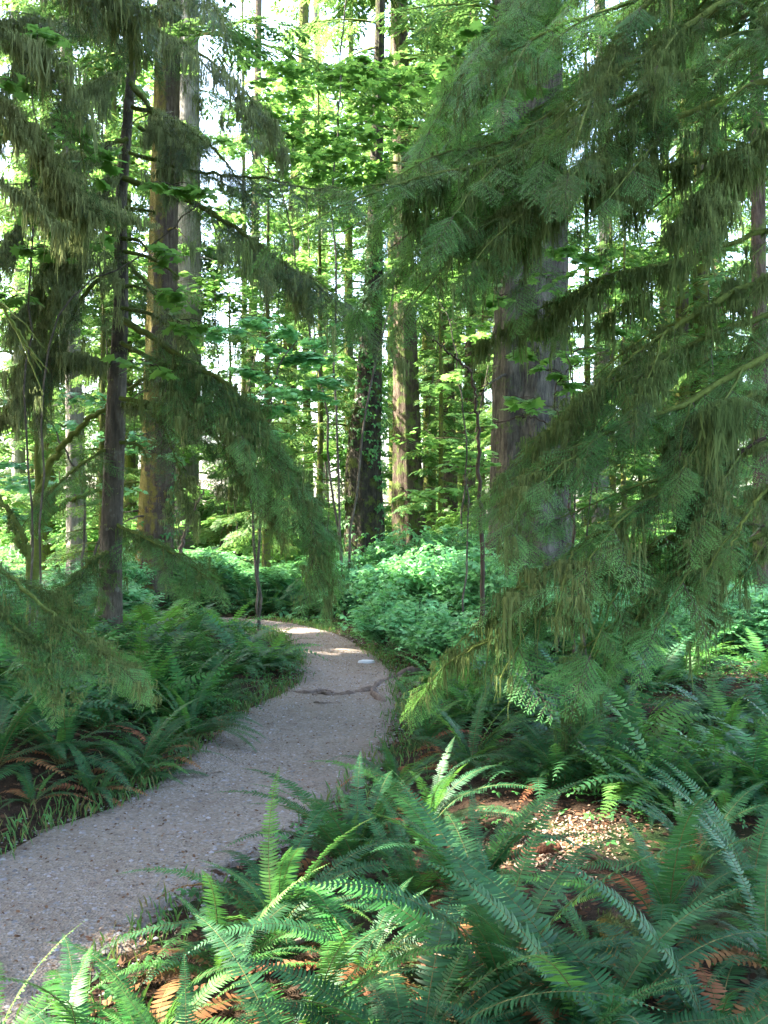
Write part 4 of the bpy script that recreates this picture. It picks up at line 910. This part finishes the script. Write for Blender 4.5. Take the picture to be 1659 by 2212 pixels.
leaves(mb, OV, Cc, .032, .35, .6, False)
tag(mb.build("leaf_litter", M_LIT), "brown needles and dead leaves littering the forest floor", None, kind="stuff")
n = 5200; kk = R.integers(0, 160, n); w_ = np.clip(R.beta(.6, .6, n), .0, 1); Ep = LL[kk] * (1 - w_)[:, None] + RR[kk] * w_[:, None] + R.normal(0, .05, (n, 2)); Ep = Ep[Ep[:, 1] > 2]
mb = MB(); leaves(mb, OV, on_ground(Ep[:, 0], Ep[:, 1], .012), .016, .25, .7, False)
tag(mb.build("fallen_needles", M_LIT), "dead needles and bits of leaf lying on the trail", None, kind="stuff")
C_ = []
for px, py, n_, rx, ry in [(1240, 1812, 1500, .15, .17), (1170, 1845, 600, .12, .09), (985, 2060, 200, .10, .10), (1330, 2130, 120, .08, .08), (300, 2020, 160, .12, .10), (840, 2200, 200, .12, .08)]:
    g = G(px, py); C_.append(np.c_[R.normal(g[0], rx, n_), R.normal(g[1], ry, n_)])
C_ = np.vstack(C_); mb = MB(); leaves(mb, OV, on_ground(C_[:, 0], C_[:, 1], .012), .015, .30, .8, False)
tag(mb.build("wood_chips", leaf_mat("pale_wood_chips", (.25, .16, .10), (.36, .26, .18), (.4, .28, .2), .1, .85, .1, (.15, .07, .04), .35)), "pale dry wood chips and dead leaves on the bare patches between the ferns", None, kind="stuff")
# grass along the trail edge
n = 9000; kk = R.integers(0, 160, n); sdl = U(0, 1, n) < .62; E = np.where(sdl[:, None], LL[kk], RR[kk]); away = norm(np.where(sdl[:, None], LL[kk] - RR[kk], RR[kk] - LL[kk])); off = np.abs(R.normal(0, .18, n)) - .11
E = E + away * off[:, None] + R.normal(0, .04, (n, 2)); E = E[E[:, 1] > 2]; E = E[np.sin(E[:, 0] * 3) + np.sin(E[:, 1] * 2.3) + R.normal(0, .7, len(E)) > -.5]
bl = [(np.array([(-.04, 0, 0), (.04, 0, 0), (.05, .12, .6), (.0, .40, 1.0)]), np.array([[0, 1, 2], [0, 2, 3]]), 0)]
mb = MB(); mb.inst(bl, rotz(len(E), U(.03, .085, len(E))), on_ground(E[:, 0], E[:, 1], 0)); tag(mb.build("grass", M_GRASS), "short grass along the trail edges", None, kind="stuff")
# far forest floor cover
x, y = scatter(30000, (-30, 30, 15, 60), infr); pd = chunk_pd(x, y); k = pd > .3; x, y = x[k], y[k]; x = x[:18000]; y = y[:18000]
mb = MB(); leaves(mb, TRE, np.c_[x, y, np.concatenate([hgt(x[i:i + 4000], y[i:i + 4000]) for i in range(0, len(x), 4000)]) + U(.02, .25, len(x))], .16, .35, .4, False)
tag(mb.build("undergrowth", M_SHR), "leafy undergrowth over the far forest floor", None, kind="stuff")

# ------------------------------------------------------------------ background conifers (whole trees, copied)
protos = []
for v in range(4):
    base = np.array([0, 0, 0.]); Ht = 17 + 3 * v; t = thing("background_conifer", (0, 0, 0), "feathery conifer filling the sunlit background", "tree", "conifers in the background")
    mb = MB(); trunk_mb(mb, [base - [0, 0, .4], base + [0, 0, 3], base + [.1, 0, 9], base + [0, .1, Ht]], [.24, .18, .13, .03], 12, .05, seed=70 + v, rings=40); mb.build("trunk", M_BFAR, t, base, True)
    cb = MB(); crown_sprays(cb, base, base + [0, 0, Ht], 1.5 + v * .7, 3.2, 52, SP_F, .85, .45, wood=cb, filt=False); cb.build("crown", [M_FARN, M_MBR], t, base); protos.append(t)
spots = []
tries = 0
while len(spots) < 46 and tries < 4000:
    tries += 1; d = U(24, 80); x_ = U(-.46, .46) * d
    px = x_ / d * FP + 829
    if 425 < px < 640 and U(0, 1) < .85: continue
    if 20 < d < 29 and -10 < x_ < .6: continue      # the bright gap, then a lane kept clear of trees for the sun
    if all(math.hypot(x_ - a, d - b_) > 2.6 for a, b_ in spots): spots.append((x_, d))
for i, (x_, d) in enumerate(spots):
    if i < 4: o = protos[i]; o.location = (x_, d, H(x_, d)); o.rotation_euler = (0, 0, U(0, 6))
    else: dup(protos[i % 4], (x_, d, H(x_, d)), U(0, 6.28), U(.8, 1.25))

yk = 0
while yk < 26:
    d = U(18, 42); x_ = U(-.42, .42) * d; px = x_ / d * FP + 829
    if path_dist(x_, d)[0] < 2 or (700 < px < 940 and d < 26): continue
    dup(protos[yk % 4], (x_, d, H(x_, d)), U(0, 6.28), U(.25, .5), "young feathery hemlock in the understorey behind the trail's bend", "young hemlocks in the background"); yk += 1

# ------------------------------------------------------------------ unseen trees added left of and behind the view to shade the near ground
for i, (x_, y_, Ht, z0, L, nb) in enumerate([(-7.5, 1.5, 15, 4.0, 3.6, 110), (-9.5, 6.0, 17, 4.0, 3.8, 120), (-8.5, 10.5, 17, 5.0, 3.6, 110), (-13, 3.5, 22, 6, 4.2, 120), (-13, 9, 22, 6, 4.2, 120), (-12, 15, 22, 7, 4.0, 110), (-5.0, -2.5, 14, 5, 3.4, 100), (2.5, -3.5, 16, 6, 3.4, 90), (-16, 20, 24, 6, 4.0, 90), (-5.8, 5.2, 18, 5.5, 3.4, 110), (-4.2, 1.2, 17, 5.0, 3.0, 100), (-10, -2.5, 18, 5, 4, 110), (-16, 8, 26, 8, 4.5, 130), (-9.6, 14.4, 18, 4.5, 3.4, 120)]):
    base = np.array([x_, y_, H(x_, y_)]); t = thing("hemlock", base, "unseen tall hemlock added beside or behind the view to shade the trail", "tree", "unseen hemlocks added to shade the trail")
    mb = MB(); trunk_mb(mb, [base - [0, 0, .2], base + [0, 0, 3], base + [.1, 0, 9], base + [0, .1, Ht]], [.32, .24, .16, .03], 18, .05, seed=90 + i); mb.build("trunk", M_BRED, t, base, True)
    cb = MB(); crown_sprays(cb, base, base + [0, 0, Ht], z0, L, nb, SP_F, .85, .30, wood=cb, power=.45); cb.build("crown", [M_SPR, M_MBR], t, base)
print("faces", sum(len(o.data.polygons) for o in bpy.data.objects if o.type == 'MESH'), "unique", sum(len(m.polygons) for m in bpy.data.meshes))
